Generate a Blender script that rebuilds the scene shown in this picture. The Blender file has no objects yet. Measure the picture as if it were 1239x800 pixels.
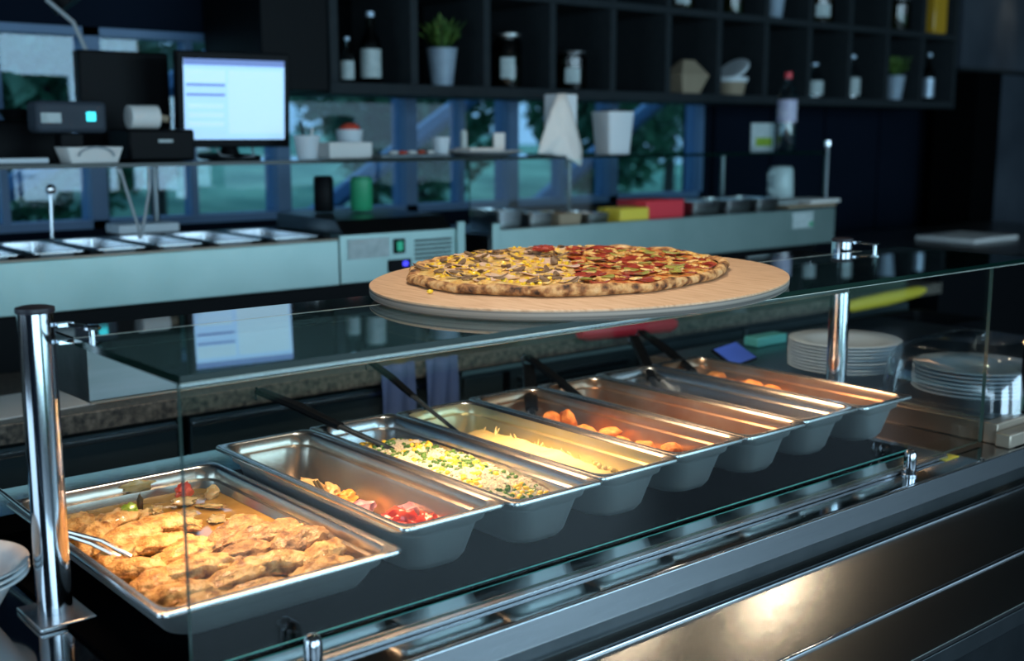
import bpy, bmesh, math, random
from mathutils import Vector, Matrix, noise
random.seed(7)
PI = math.pi
sc = bpy.context.scene
COL = sc.collection

# ------------------------------------------------------------------ camera
cam_d = bpy.data.cameras.new('camera'); cam = bpy.data.objects.new('camera', cam_d); COL.objects.link(cam)
cam.location = (-0.4895, -1.1742, 0.5186)
cam.rotation_euler = (math.radians(90 - 9.53), 0, math.radians(-40.15))
cam_d.sensor_width = 36; cam_d.lens = 41.466; cam_d.clip_start = .02; cam_d.clip_end = 200
cam_d.dof.use_dof = True; cam_d.dof.focus_distance = 1.72; cam_d.dof.aperture_fstop = 3.3
sc.camera = cam

# ------------------------------------------------------------------ world and exposure
w = bpy.data.worlds.new('sky'); sc.world = w; w.use_nodes = True
nt = w.node_tree; nt.nodes.clear()
wo = nt.nodes.new('ShaderNodeOutputWorld'); bg = nt.nodes.new('ShaderNodeBackground')
bg.inputs[0].default_value = (.50, .74, .95, 1); bg.inputs[1].default_value = 1.15
nt.links.new(bg.outputs[0], wo.inputs[0])
sc.view_settings.view_transform = 'Standard'; sc.view_settings.look = 'None'
sc.view_settings.exposure = 0.0; sc.view_settings.gamma = 1.0

def area(name, loc, rot, sx, sy, power, color):
    l = bpy.data.lights.new(name, 'AREA'); l.shape = 'RECTANGLE'; l.size = sx; l.size_y = sy; l.energy = power; l.color = color
    o = bpy.data.objects.new(name, l); o.location = loc; o.rotation_euler = rot; COL.objects.link(o); return o
# daylight through the tall front windows behind the camera and the side window
area('front_window_daylight', (-1.6, -3.9, .55), (PI/2, 0, 0), 3.4, 2.3, 110, (.52, .80, 1.0))
area('front_window_daylight', (3.0, -3.9, .55), (PI/2, 0, 0), 3.4, 2.3, 100, (.52, .80, 1.0))
area('side_window_daylight', (-2.9, .6, .75), (PI/2, 0, -PI/2), 2.2, 1.5, 22, (.55, .80, 1.0))
def spot(name, loc, target, power, color, size=60, blend=.6, radius=.04):
    l = bpy.data.lights.new(name, 'SPOT'); l.energy = power; l.color = color; l.spot_size = math.radians(size); l.spot_blend = blend; l.shadow_soft_size = radius
    o = bpy.data.objects.new(name, l); o.location = loc
    o.rotation_euler = (Vector(target) - Vector(loc)).to_track_quat('-Z', 'Y').to_euler(); COL.objects.link(o); return o

# ------------------------------------------------------------------ materials
def mat(name, color, rough=.5, metal=0., spec=.5, noise_c=None, nscale=20., nstretch=(1,1,1), bump=0., bscale=60., coat=0., sub=0., emit=0., ramp=None, aniso=0.):
    m = bpy.data.materials.new(name); m.use_nodes = True; n = m.node_tree.nodes; l = m.node_tree.links
    b = n['Principled BSDF']
    b.inputs['Base Color'].default_value = (*color, 1); b.inputs['Roughness'].default_value = rough; b.inputs['Metallic'].default_value = metal
    b.inputs['Specular IOR Level'].default_value = spec; b.inputs['Coat Weight'].default_value = coat
    if sub: b.inputs['Subsurface Weight'].default_value = sub; b.inputs['Subsurface Scale'].default_value = .01
    if emit: b.inputs['Emission Color'].default_value = (*color, 1); b.inputs['Emission Strength'].default_value = emit
    if aniso: b.inputs['Anisotropic'].default_value = aniso
    tc = n.new('ShaderNodeTexCoord'); mp = n.new('ShaderNodeMapping'); mp.inputs['Scale'].default_value = nstretch
    l.new(tc.outputs['Object'], mp.inputs[0])
    if noise_c or ramp:
        t = n.new('ShaderNodeTexNoise'); t.inputs['Scale'].default_value = nscale; t.inputs['Detail'].default_value = 4
        l.new(mp.outputs[0], t.inputs['Vector'])
        r = n.new('ShaderNodeValToRGB'); l.new(t.outputs['Fac'], r.inputs[0]); l.new(r.outputs[0], b.inputs['Base Color'])
        if ramp:
            while len(r.color_ramp.elements) < len(ramp): r.color_ramp.elements.new(.5)
            for e, (p, c) in zip(r.color_ramp.elements, ramp): e.position = p; e.color = (*c, 1)
        else:
            r.color_ramp.elements[0].position = .35; r.color_ramp.elements[1].position = .65
            r.color_ramp.elements[0].color = (*color, 1); r.color_ramp.elements[1].color = (*noise_c, 1)
    if bump:
        t = n.new('ShaderNodeTexNoise'); t.inputs['Scale'].default_value = bscale; t.inputs['Detail'].default_value = 3
        l.new(mp.outputs[0], t.inputs['Vector'])
        bp = n.new('ShaderNodeBump'); bp.inputs['Strength'].default_value = bump; bp.inputs['Distance'].default_value = .004
        l.new(t.outputs['Fac'], bp.inputs['Height']); l.new(bp.outputs[0], b.inputs['Normal'])
    return m

def glass_mat(name, tint, gloss=(1, 1, 1), rough=.0, f0=.05, mult=1.):
    """thin clear pane: see-through with a Schlick reflection at both faces"""
    m = bpy.data.materials.new(name); m.use_nodes = True; n = m.node_tree.nodes; l = m.node_tree.links; n.clear()
    out = n.new('ShaderNodeOutputMaterial'); mx = n.new('ShaderNodeMixShader'); tr = n.new('ShaderNodeBsdfTransparent'); gl = n.new('ShaderNodeBsdfGlossy')
    tr.inputs[0].default_value = (*tint, 1); gl.inputs[0].default_value = (*gloss, 1); gl.inputs['Roughness'].default_value = rough
    lw = n.new('ShaderNodeLayerWeight'); lw.inputs[0].default_value = .5
    pw = n.new('ShaderNodeMath'); pw.operation = 'POWER'; pw.inputs[1].default_value = 5
    ma = n.new('ShaderNodeMath'); ma.operation = 'MULTIPLY_ADD'; ma.inputs[1].default_value = (1 - f0) * mult; ma.inputs[2].default_value = f0; ma.use_clamp = True
    l.new(lw.outputs['Facing'], pw.inputs[0]); l.new(pw.outputs[0], ma.inputs[0]); l.new(ma.outputs[0], mx.inputs[0])
    l.new(tr.outputs[0], mx.inputs[1]); l.new(gl.outputs[0], mx.inputs[2]); l.new(mx.outputs[0], out.inputs[0])
    return m

M = {}
M['steel'] = mat('brushed_steel', (.50, .53, .56), .26, 1, noise_c=(.56, .59, .62), nscale=30, nstretch=(.4, 14, 14), bump=.03, bscale=160)
M['steel_top'] = mat('counter_steel', (.40, .42, .44), .07, 1, noise_c=(.46, .48, .50), nscale=6, bump=.01, bscale=120)
M['tray_steel'] = mat('tray_slide_steel', (.36, .35, .33), .20, 1, noise_c=(.37, .36, .34), nscale=10, nstretch=(9, .6, 1), bump=.018, bscale=60)
M['pan_steel'] = mat('pan_steel', (.58, .585, .59), .27, 1, noise_c=(.66, .66, .66), nscale=9, bump=.02, bscale=90)
M['pan_grease_reflection'] = mat('grease_and_reflection_tint_steel', (.56, .46, .36), .26, .9, noise_c=(.64, .58, .50), nscale=14, bump=.03, bscale=60)  # copper tint paints in warm wall reflections along with grease
M['pan_yellow_reflection'] = mat('yellow_reflection_tint_steel', (.66, .58, .30), .30, .7, noise_c=(.70, .64, .42), nscale=18, bump=.05, bscale=60)  # yellow of the mash reflected in the walls, painted into the steel
M['pan_orange_reflection'] = mat('orange_reflection_tint_steel', (.50, .26, .14), .29, .85, noise_c=(.56, .42, .32), nscale=12, bump=.05, bscale=60)  # orange food reflected in the walls, put into the base colour
M['pan_outside'] = mat('pan_outside_steel', (.84, .90, .91), .46, 1, noise_c=(.78, .80, .82), nscale=9, bump=.02, bscale=90)
M['polished'] = mat('polished_steel', (.62, .64, .68), .12, 1, bump=.01, bscale=50)
M['chrome'] = mat('chrome', (.75, .77, .8), .08, 1)
M['fascia'] = mat('fascia_steel', (.35, .49, .47), .46, 1, noise_c=(.40, .54, .52), nscale=3, nstretch=(2, 2, 2), bump=.02, bscale=60)
M['dark_steel'] = mat('dark_steel', (.12, .14, .15), .3, 1, noise_c=(.16, .18, .19), nscale=12)
M['lamp_steel'] = mat('lamp_housing_steel', (.17, .18, .18), .34, 1, noise_c=(.20, .205, .21), nscale=12, nstretch=(.4, 6, 6))
M['black_glass'] = mat('black_ceramic_glass', (.0012, .0015, .002), .65, 0, .0)
M['black_mirror'] = mat('black_polished_cover', (.004, .005, .006), .05, 0, .6)
M['black'] = mat('black_plastic', (.003, .0035, .0045), .5, spec=.12, bump=.1)
M['black_matte'] = mat('matte_black', (.002, .0025, .003), .9, spec=.03)
M['cap'] = mat('dark_cap', (.02, .018, .025), .45)
M['shelfwood'] = mat('dark_grey_board', (.022, .028, .032), .6, spec=.1, noise_c=(.026, .032, .036), nscale=30)
M['navy'] = mat('navy_wall', (.004, .008, .016), .8, spec=.04, noise_c=(.006, .010, .020), nscale=2)
M['bluegrey'] = mat('blue_grey_paint', (.035, .046, .062), .6, spec=.25, noise_c=(.056, .07, .09), nscale=3)
M['ceiling'] = mat('dark_ceiling', (.02, .022, .026), .8, bump=.1)
M['floor'] = mat('dark_floor', (.012, .017, .03), .28, noise_c=(.016, .022, .036), nscale=5, bump=.05)
M['mullion'] = mat('window_frame_blue', (.10, .19, .33), .45, bump=.03)
M['beam'] = mat('painted_beam', (.10, .24, .42), .5)
M['granite'] = mat('granite_worktop', (.10, .085, .07), .35, ramp=[(.3, (.03, .03, .03)), (.5, (.13, .11, .09)), (.7, (.24, .20, .16))], nscale=90, bump=.05)
M['panelgrey'] = mat('teal_grey_front', (.06, .09, .10), .35, .6, noise_c=(.08, .11, .12), nscale=4)
M['wood'] = mat('board_wood', (.60, .38, .23), .5, ramp=[(.3, (.50, .29, .16)), (.5, (.64, .41, .25)), (.72, (.70, .48, .31))], nscale=14, nstretch=(14, 1.2, 4), bump=.05)
M['boardedge'] = mat('board_plywood_edge', (.20, .17, .14), .6, ramp=[(.35, (.10, .09, .08)), (.55, (.30, .26, .22)), (.7, (.42, .38, .34))], nscale=6, nstretch=(.2, .2, 40), bump=.05)
M['beige'] = mat('beige_edge', (.40, .32, .25), .35, .5, noise_c=(.46, .37, .29), nscale=8)
M['brownledge'] = mat('brown_metal_ledge', (.16, .12, .09), .35, .7, noise_c=(.20, .15, .11), nscale=7)
M['white'] = mat('white_ceramic', (.72, .77, .80), .22, bump=.01)
M['paper'] = mat('white_paper', (.82, .80, .76), .8, noise_c=(.78, .76, .73), nscale=8, bump=.1)
M['foam'] = mat('white_cup', (.70, .76, .80), .6)
M['red'] = mat('red_plastic', (.75, .04, .06), .4); M['yellow'] = mat('yellow_plastic', (.80, .62, .06), .45)
M['green'] = mat('green_plastic', (.03, .35, .16), .4); M['teal'] = mat('teal_plastic', (.15, .55, .48), .4)
M['blue'] = mat('blue_cloth', (.10, .15, .32), .8, bump=.3); M['bluescreen'] = mat('phone_screen', (.06, .12, .48), .3, emit=.3)
M['cable'] = mat('grey_cable', (.35, .38, .40), .5)
M['zinc'] = mat('zinc_pot', (.50, .62, .74), .35, .35, noise_c=(.38, .48, .60), nscale=12, bump=.1)
M['leaf'] = mat('leaf_green', (.025, .07, .015), .5, noise_c=(.09, .17, .03), nscale=20)
M['kraft'] = mat('kraft_paper', (.32, .25, .17), .8, noise_c=(.36, .28, .19), nscale=15, bump=.1)
M['jarfill'] = mat('jar_spice', (.10, .06, .04), .6, noise_c=(.25, .16, .08), nscale=60)
M['amber'] = mat('amber_oil', (.62, .34, .03), .2); M['label'] = mat('pale_label', (.55, .62, .62), .6, noise_c=(.42, .50, .50), nscale=40)
M['lilac'] = mat('lilac_label', (.45, .42, .62), .5, noise_c=(.62, .62, .74), nscale=40)
M['clear'] = glass_mat('clear_glass', (.94, .98, .97), f0=.018)
M['bottleglass'] = glass_mat('bottle_glass', (.55, .68, .72), f0=.12)
M['darkbottle'] = glass_mat('dark_bottle_glass', (.12, .14, .12), f0=.08)
M['topglass'] = glass_mat('shelf_glass', (.42, .50, .48), gloss=(.92, .97, .98), f0=.06, mult=1.)
M['frontglass'] = glass_mat('guard_glass', (.95, .985, .98), f0=.028)
M['winglass'] = glass_mat('window_glass', (.62, .80, .92), f0=.05)
M['plastic_clear'] = glass_mat('clear_plastic', (.84, .89, .92), f0=.20, rough=.12)
M['edge'] = mat('green_glass_edge', (.001, .012, .009), .12, spec=.25)
M['chamfer'] = mat('ground_glass_chamfer', (.62, .64, .56), .3)
M['edge_light'] = mat('polished_glass_edge', (.06, .10, .085), .15, spec=.5)
M['leddot'] = mat('cyan_led', (.05, .75, .85), .5, emit=1.6); M['blueled'] = mat('blue_led', (.06, .06, .9), .5, emit=1.5)
M['greenled'] = mat('green_switch', (.02, .45, .25), .4, emit=.25)
M['screen'] = mat('monitor_picture', (.36, .60, .88), .6, spec=.2, emit=.9)
M['screen_bar'] = mat('monitor_blue_bar', (.16, .24, .50), .6, spec=.2, emit=.7)
M['screen_pale'] = mat('monitor_white_panel', (.50, .74, .88), .6, spec=.2, emit=.72)
M['lampglow'] = mat('heat_lamp_tube', (1, .55, .25), .5, emit=2)
M['spotglow'] = mat('spot_lens', (1, .85, .62), .5, emit=14)
# food
M['chicken'] = mat('fried_chicken', (.6, .3, .08), .42, ramp=[(.30, (.20, .075, .02)), (.42, (.50, .26, .07)), (.52, (.70, .44, .15)), (.72, (.82, .62, .32))], nscale=60, bump=1.0, bscale=320, coat=.25, sub=.05)
M['chicken_dark'] = mat('browned_chicken', (.4, .2, .05), .42, ramp=[(.32, (.10, .045, .015)), (.48, (.36, .20, .08)), (.62, (.50, .31, .13)), (.8, (.66, .46, .24))], nscale=60, bump=1.0, bscale=320, coat=.25, sub=.05)
M['broth'] = mat('golden_broth', (.40, .21, .03), .06, noise_c=(.50, .30, .07), nscale=20, coat=1, bump=.1, bscale=50)
M['onion'] = mat('cooked_onion', (.50, .36, .12), .2, noise_c=(.66, .54, .30), nscale=30, coat=.5, sub=.2)
M['tomato'] = mat('tomato_piece', (.62, .05, .03), .2, noise_c=(.75, .14, .08), nscale=25, coat=.6)
M['greenpep'] = mat('green_pepper', (.20, .36, .03), .25, noise_c=(.34, .46, .06), nscale=25, coat=.5)
M['herb'] = mat('dried_herb', (.05, .05, .015), .6, noise_c=(.10, .05, .02), nscale=40)
M['carrot'] = mat('carrot', (.72, .24, .03), .35, noise_c=(.78, .34, .06), nscale=30)
M['potato'] = mat('roast_potato', (.66, .46, .20), .45, noise_c=(.52, .28, .09), nscale=25, bump=.4)
M['redonion'] = mat('red_onion', (.30, .10, .16), .35, noise_c=(.50, .26, .30), nscale=25)
M['rice'] = mat('boiled_rice', (.62, .58, .44), .4, noise_c=(.82, .79, .66), nscale=80, sub=.15)
M['corn'] = mat('sweetcorn', (.92, .56, .02), .3, noise_c=(.95, .70, .06), nscale=60, coat=.4)
M['peas'] = mat('green_bits', (.03, .12, .015), .35, noise_c=(.12, .28, .04), nscale=60)
M['mash'] = mat('mashed_potato', (.86, .70, .28), .5, noise_c=(.90, .77, .38), nscale=30, bump=.5, bscale=70, sub=.15)
M['nugget'] = mat('breaded_nugget', (.6, .2, .04), .6, ramp=[(.3, (.42, .12, .02)), (.5, (.68, .24, .05)), (.7, (.80, .38, .10))], nscale=70, bump=.8, bscale=240)
M['sauce'] = mat('orange_sauce', (.42, .11, .02), .15, noise_c=(.55, .20, .04), nscale=14, coat=.8, bump=.15, bscale=40)
M['crust'] = mat('pizza_crust', (.6, .4, .2), .65, ramp=[(.34, (.04, .016, .008)), (.45, (.32, .13, .04)), (.57, (.66, .38, .15)), (.76, (.82, .60, .33))], nscale=60, bump=.9, bscale=160)
M['cheese'] = mat('pizza_cheese', (.8, .6, .3), .35, ramp=[(.3, (.58, .22, .05)), (.44, (.84, .50, .13)), (.65, (.92, .70, .30))], nscale=75, bump=.8, bscale=180, coat=.3)
M['cheese_red'] = mat('pizza_tomato_cheese', (.7, .3, .1), .35, ramp=[(.36, (.46, .05, .012)), (.50, (.72, .22, .04)), (.68, (.88, .56, .20))], nscale=75, bump=.8, bscale=180, coat=.3)
M['pepperoni'] = mat('pepperoni', (.30, .02, .012), .35, noise_c=(.52, .08, .04), nscale=50, bump=.4, bscale=150, coat=.4)
M['ham'] = mat('cooked_ham', (.76, .50, .38), .4, noise_c=(.84, .64, .50), nscale=40, bump=.3, coat=.2)
M['mushroom'] = mat('mushroom', (.10, .045, .02), .5, noise_c=(.30, .19, .10), nscale=50, bump=.3)
M['jalapeno'] = mat('pickled_pepper', (.38, .38, .06), .3, noise_c=(.50, .50, .14), nscale=40, coat=.5)
# outdoors
M['lawn'] = mat('lawn', (.08, .26, .18), .9, noise_c=(.30, .56, .36), nscale=.9, bump=.5, bscale=8)
M['paving'] = mat('grey_paving', (.16, .18, .18), .8, noise_c=(.22, .24, .24), nscale=2)
M['foliage'] = mat('tree_foliage', (.04, .12, .07), .7, noise_c=(.14, .28, .16), nscale=3)
M['foliage2'] = mat('pale_tree_foliage', (.14, .25, .20), .7, noise_c=(.34, .48, .38), nscale=3)
M['bark'] = mat('bark', (.06, .05, .045), .9, bump=.5)

# ------------------------------------------------------------------ helpers
class MB:
    def __init__(s): s.bm = bmesh.new()
    def box(s, x0, x1, y0, y1, z0, z1, rz=0, piv=None, mi=0):
        vs = [s.bm.verts.new((x, y, z)) for x in (x0, x1) for y in (y0, y1) for z in (z0, z1)]
        for f in ((0,1,3,2),(4,6,7,5),(0,4,5,1),(2,3,7,6),(0,2,6,4),(1,5,7,3)):
            fc = s.bm.faces.new([vs[i] for i in f]); fc.material_index = mi
        if rz:
            c = Vector(piv) if piv else Vector(((x0+x1)/2, (y0+y1)/2, 0))
            bmesh.ops.rotate(s.bm, cent=c, matrix=Matrix.Rotation(rz, 3, 'Z'), verts=vs)
        return s
    def rings(s, rings, cap0=True, cap1=True, loop=True, mi=0):
        R = [[s.bm.verts.new(p) for p in r] for r in rings]
        for a, b in zip(R, R[1:]):
            n = len(a)
            for i in range(n if loop else n-1):
                j = (i+1) % n
                f = s.bm.faces.new((a[i], a[j], b[j], b[i])); f.material_index = mi
        if cap0: s.bm.faces.new(R[0][::-1]).material_index = mi
        if cap1: s.bm.faces.new(R[-1]).material_index = mi
        return s
    def lathe(s, prof, c=(0,0,0), seg=24, cap0=True, cap1=True, mi=0):
        return s.rings([[(c[0]+r*math.cos(2*PI*k/seg), c[1]+r*math.sin(2*PI*k/seg), c[2]+z) for k in range(seg)] for r, z in prof], cap0, cap1, mi=mi)
    def tube(s, pts, r, seg=10, flat=1., mi=0):
        pts = [Vector(p) for p in pts]; rs = r if isinstance(r, (list, tuple)) else [r]*len(pts); R = []
        for i, p in enumerate(pts):
            t = (pts[min(i+1, len(pts)-1)] - pts[max(i-1, 0)]).normalized()
            up = Vector((0,0,1)) if abs(t.z) < .95 else Vector((1,0,0))
            a = t.cross(up).normalized(); b = a.cross(t)
            R.append([p + a*rs[i]*math.cos(2*PI*k/seg) + b*rs[i]*flat*math.sin(2*PI*k/seg) for k in range(seg)])
        return s.rings(R, mi=mi)
    def lump(s, c, sx, sy, sz, rot=(0,0,0), amp=.18, freq=3., seed=0, sub=3, mi=0):
        r = bmesh.ops.create_icosphere(s.bm, subdivisions=sub, radius=1)
        from mathutils import Euler
        E_ = Euler(rot).to_matrix(); sd = Vector((seed*3.7, seed*1.3, seed*7.1))
        for v in r['verts']:
            n = v.co.normalized(); k = 1 + amp*noise.noise(n*freq + sd) + amp*.5*noise.noise(n*freq*2.7 + sd)
            v.co = E_ @ Vector((n.x*sx*k, n.y*sy*k, n.z*sz*k)) + Vector(c)
        if mi:
            for v in r['verts']:
                for f in v.link_faces: f.material_index = mi
        return s
    def mesh(s, name, mats, smooth=True, angle=40):
        bmesh.ops.recalc_face_normals(s.bm, faces=s.bm.faces)
        me = bpy.data.meshes.new(name); s.bm.to_mesh(me); s.bm.free()
        for m in (mats if isinstance(mats, (list, tuple)) else [mats]): me.materials.append(M[m] if isinstance(m, str) else m)
        if smooth:
            me.polygons.foreach_set('use_smooth', [True]*len(me.polygons)); me.set_sharp_from_angle(angle=math.radians(angle))
        return me
    def build(s, name, mats, parent=None, smooth=True, bevel=0, angle=40, loc=None):
        o = bpy.data.objects.new(name, s.mesh(name, mats, smooth, angle)); COL.objects.link(o)
        if parent: o.parent = parent
        if loc: o.location = loc
        if bevel:
            b = o.modifiers.new('bevel', 'BEVEL'); b.width = bevel; b.segments = 2; b.limit_method = 'ANGLE'
            b.harden_normals = False
        return o
def tag(o, label, cat, group=None, kind=None):
    o['label'] = label; o['category'] = cat
    if group: o['group'] = group
    if kind: o['kind'] = kind
    return o
def thing(name, label, cat, loc=(0,0,0), rz=0, group=None):
    o = bpy.data.objects.new(name, None); COL.objects.link(o); o.location = loc; o.rotation_euler = (0,0,rz); o.empty_display_size = .05
    return tag(o, label, cat, group)
def struct(o): o['kind'] = 'structure'; return o
def box(name, m, x0, x1, y0, y1, z0, z1, parent=None, bevel=.0015, rz=0):
    if parent is not None:
        L = parent.location; x0 -= L.x; x1 -= L.x; y0 -= L.y; y1 -= L.y; z0 -= L.z; z1 -= L.z
    return MB().box(x0, x1, y0, y1, z0, z1, rz=rz).build(name, m, parent, bevel=bevel)
def dup(root, loc, rz=None, label=None, group=None):
    r = root.copy(); COL.objects.link(r); r.location = loc
    if rz is not None: r.rotation_euler = (0,0,rz)
    if label: r['label'] = label
    if group: r['group'] = group
    for ch in list(root.children):
        c = ch.copy(); COL.objects.link(c); c.parent = r
        for g in list(ch.children):
            d = g.copy(); COL.objects.link(d); d.parent = c
    return r
def rrect(hx, hy, r, z, n=6, cx=0, cy=0):
    r = min(r, hx-.0001, hy-.0001); P = []
    for (sx, sy, a0) in ((1,1,0),(-1,1,90),(-1,-1,180),(1,-1,270)):
        for k in range(n+1):
            a = math.radians(a0 + 90*k/n); P.append((cx+sx*(hx-r)+r*math.cos(a), cy+sy*(hy-r)+r*math.sin(a), z))
    return P

ZC, ZG = -.055, -.050      # steel counter top, black glass top
# ================================================================== SETTING
struct(box('floor', 'floor', -3.2, 8.2, -4.2, 3.0, -1.0, -.95, bevel=0))
struct(box('ceiling', 'ceiling', -3.2, 8.2, -4.2, 3.0, 1.95, 2.05, bevel=0))
wb = MB(); wb.box(-3.2, 8.2, 2.75, 2.9, -.95, .20); wb.box(-3.2, 8.2, 2.75, 2.9, .86, 1.95); wb.box(4.08, 8.2, 2.75, 2.9, .20, .86); wb.box(-3.2, -2.2, 2.75, 2.9, .20, .86)
struct(wb.build('wall_back', 'navy', smooth=False))
wl = MB(); wl.box(-3.3, -3.2, -4.2, 3.0, -.95, 0); wl.box(-3.3, -3.2, -4.2, 3.0, 1.5, 1.95); wl.box(-3.3, -3.2, -4.2, -.5, 0, 1.5); wl.box(-3.3, -3.2, 1.7, 3.0, 0, 1.5)
struct(wl.build('wall_left', 'navy', smooth=False))
struct(box('wall_right', 'navy', 8.2, 8.3, -4.2, 3.0, -.95, 1.95, bevel=0))
wf = MB(); wf.box(-3.2, 8.2, -4.25, -4.2, 1.75, 1.95); wf.box(-3.2, 8.2, -4.25, -4.2, -.95, -.8)
for x in (-3.2, .15, 1.0, 4.75, 8.1): wf.box(x, x+.25 if x < 8 else 8.2, -4.25, -4.2, -.95, 1.95)
struct(wf.build('wall_front', 'navy', smooth=False))
# glazed band behind the kitchen: each bay its own window with frame, mullions and pane
xs = [-2.2, -1.1, -.1, .42, 1.02, 1.72, 2.30, 2.84, 3.45, 4.08]
for i, (a, b) in enumerate(zip(xs, xs[1:])):
    fr = MB(); t = .028
    fr.box(a, a+t, 2.76, 2.86, .20, .86); fr.box(b-t, b, 2.76, 2.86, .20, .86); fr.box(a, b, 2.76, 2.86, .20, .20+t); fr.box(a, b, 2.76, 2.86, .86-t, .86)
    o = struct(fr.build('window_%d' % (i+1), 'mullion', smooth=False))
    MB().box(a+t, b-t, 2.80, 2.808, .20+t, .86-t).build('glass_pane', 'winglass', o, smooth=False)
    if i in (1, 3, 4, 6, 7): MB().box((a+b)/2-.012, (a+b)/2+.012, 2.775, 2.845, .22, .84).build('mullion', 'mullion', o, smooth=False)
# dark panels on the right part of the back wall
for i, (a, b) in enumerate(((4.12, 4.55), (4.57, 5.02), (5.04, 5.55), (5.57, 6.05))):
    struct(box('trim_%d' % (i+1), 'navy', a, b, 2.72, 2.75, -.3, .655))
struct(box('trim_5', 'black_matte', 5.93, 6.20, 2.34, 2.60, -.9, .87, bevel=0))
struct(box('wall_kitchen', 'bluegrey', 6.21, 7.6, 2.36, 2.74, -.9, .87, bevel=.004))

# outdoors
struct(MB().box(-8, 16, 3.2, 34, -1.02, -.98).build('ground_outside', 'lawn', smooth=False))
struct(MB().box(-8, 16, 2.95, 4.2, -1.0, -.96).build('path_outside', 'paving', smooth=False))
struct(MB().box(-10, 14, -22, -4.4, -1.02, -.98).build('ground_front', 'lawn', smooth=False))
lb = MB()
gx, gy = 26, 10
vs = [[lb.bm.verts.new((-6+24*i/gx, 7+15*j/gy, -1.0 + 1.5*(j/gy)**.8*(1+.25*noise.noise(Vector((i*.4, j*.5, 0)))))) for i in range(gx+1)] for j in range(gy+1)]
for j in range(gy):
    for i in range(gx): lb.bm.faces.new((vs[j][i], vs[j][i+1], vs[j+1][i+1], vs[j+1][i]))
struct(lb.build('lawn_bank', 'lawn'))
def tree(x, y, h, r, m, label, seed):
    rnd = random.Random(seed)
    t = thing('tree', label, 'tree', (x, y, -1.0), group='trees beyond the window band')
    MB().tube([(0,0,0), (.05,0,h*.35), (.0,.05,h*.75)], [.10,.08,.04], 8).build('trunk', 'bark', t)
    c = MB()
    for k in range(2200):
        a = rnd.uniform(0, 2*PI); u = rnd.uniform(-1, 1); q = rnd.uniform(.35, 1)**.6
        p = Vector((math.cos(a)*math.sqrt(1-u*u)*r*q, math.sin(a)*math.sqrt(1-u*u)*r*q, h*.68 + u*h*.42*q))
        d = Vector((rnd.uniform(-1,1), rnd.uniform(-1,1), rnd.uniform(-1,1))).normalized(); e = d.cross(Vector((.3,.2,.9))).normalized(); s_ = rnd.uniform(.05, .14)
        c.bm.faces.new([c.bm.verts.new(p+d*s_), c.bm.verts.new(p+e*s_*.6), c.bm.verts.new(p-d*s_), c.bm.verts.new(p-e*s_*.6)])
    c.build('foliage', m, t, smooth=False)['kind'] = 'stuff'
ORDT = ['first', 'second', 'third', 'fourth', 'fifth', 'sixth', 'seventh', 'eighth', 'ninth']
tk = ['dark leafy tree outside the windows behind the monitor', 'pale green tree seen through the window band']
for k, (x, y, h, r) in enumerate([(-1.6,7.5,3.2,1.0),(.5,8.3,3.6,1.1),(2.3,7.0,2.9,.75),(3.9,9.0,3.8,1.1),(5.6,7.4,3.0,.85),(7.0,10.2,3.9,1.1),(8.2,7.6,3.2,.9),(10.1,9.8,3.9,1.1),(11.8,8.0,3.5,1.0),(1.6,12.5,4.4,1.3),(5.0,13.0,4.4,1.4),(13.4,11.5,4.2,1.2)]):
    tree(x, y, h, r, 'foliage' if k % 2 == 0 else 'foliage2', '%s tree outside, %s of the %s' % (['dark leafy', 'pale green'][k % 2], ORDT[k % 9], 'nearer trees counted from the monitor side' if k < 9 else 'farther trees counted from the monitor side'), 40+k)
bm_labels = ['blue painted diagonal steel beam outside, behind the monitor cable', 'blue diagonal steel beam outside, behind the white cups',
             'blue diagonal steel beam outside, behind the hanging napkin', 'blue diagonal steel beam outside, right of the white bucket']
for k, (x, z0) in enumerate(((.35, -.15), (1.75, -.35), (3.3, -.3), (4.6, -.35))):
    tag(MB().tube([(x, 3.9, z0), (x+1.9, 3.9, z0+1.15)], .05, 6).build('steel_beam', 'beam'), bm_labels[k], 'beam', 'diagonal beams outside')

# ================================================================== SERVING COUNTER
c = thing('serving_counter', 'stainless steel self-service counter carrying the food pans, with ribbed tray slide', 'counter', (.3, .3, -.95))
def cbox(name, m, *a, bevel=.0015, parent=None): return box(name, m, *a, parent=parent or c, bevel=bevel)
cbox('counter_top', 'steel_top', -1.3, 1.58, -.165, .78, -.090, ZC, bevel=.003)
cbox('body', 'dark_steel', -1.25, 2.55, -.12, .74, -.95, -.095)
cbox('warming_plate', 'black_glass', -.045, 1.41, -.048, .62, ZC+.0005, ZG, bevel=0)
cbox('plate_edge', 'teal', -.045, 1.41, -.0497, -.0487, ZG-.0012, ZG+.0003, bevel=0)
cbox('glass_channel', 'steel', -.06, 1.42, -.118, -.0985, ZC+.0003, ZC+.006, bevel=.001)
cbox('front_rail', 'steel', -1.3, 2.6, -.172, -.165, -.092, ZC+.001, bevel=.002)
cbox('recess_panel', 'dark_steel', -1.3, 2.6, -.150, -.145, -.135, -.092)
def slope(y): return -.132 - (-.165 - y)*math.tan(math.radians(28))
sl = MB(); L = c.location
sl.rings([[(x-L.x, y-L.y, slope(y)+dz-L.z) for y, dz in ((-.150, 0), (-.335, 0), (-.335, -.009), (-.150, -.009))] for x in (-1.3, 2.6)])
sl.build('tray_slide', 'tray_steel', c, smooth=False, bevel=.002)
for y in (-.168, -.267):
    MB().tube([(-1.6, y-L.y, slope(y)+.001-L.z), (2.3, y-L.y, slope(y)+.001-L.z)], .0045, 10).build('slide_rib', 'polished', c)
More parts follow.
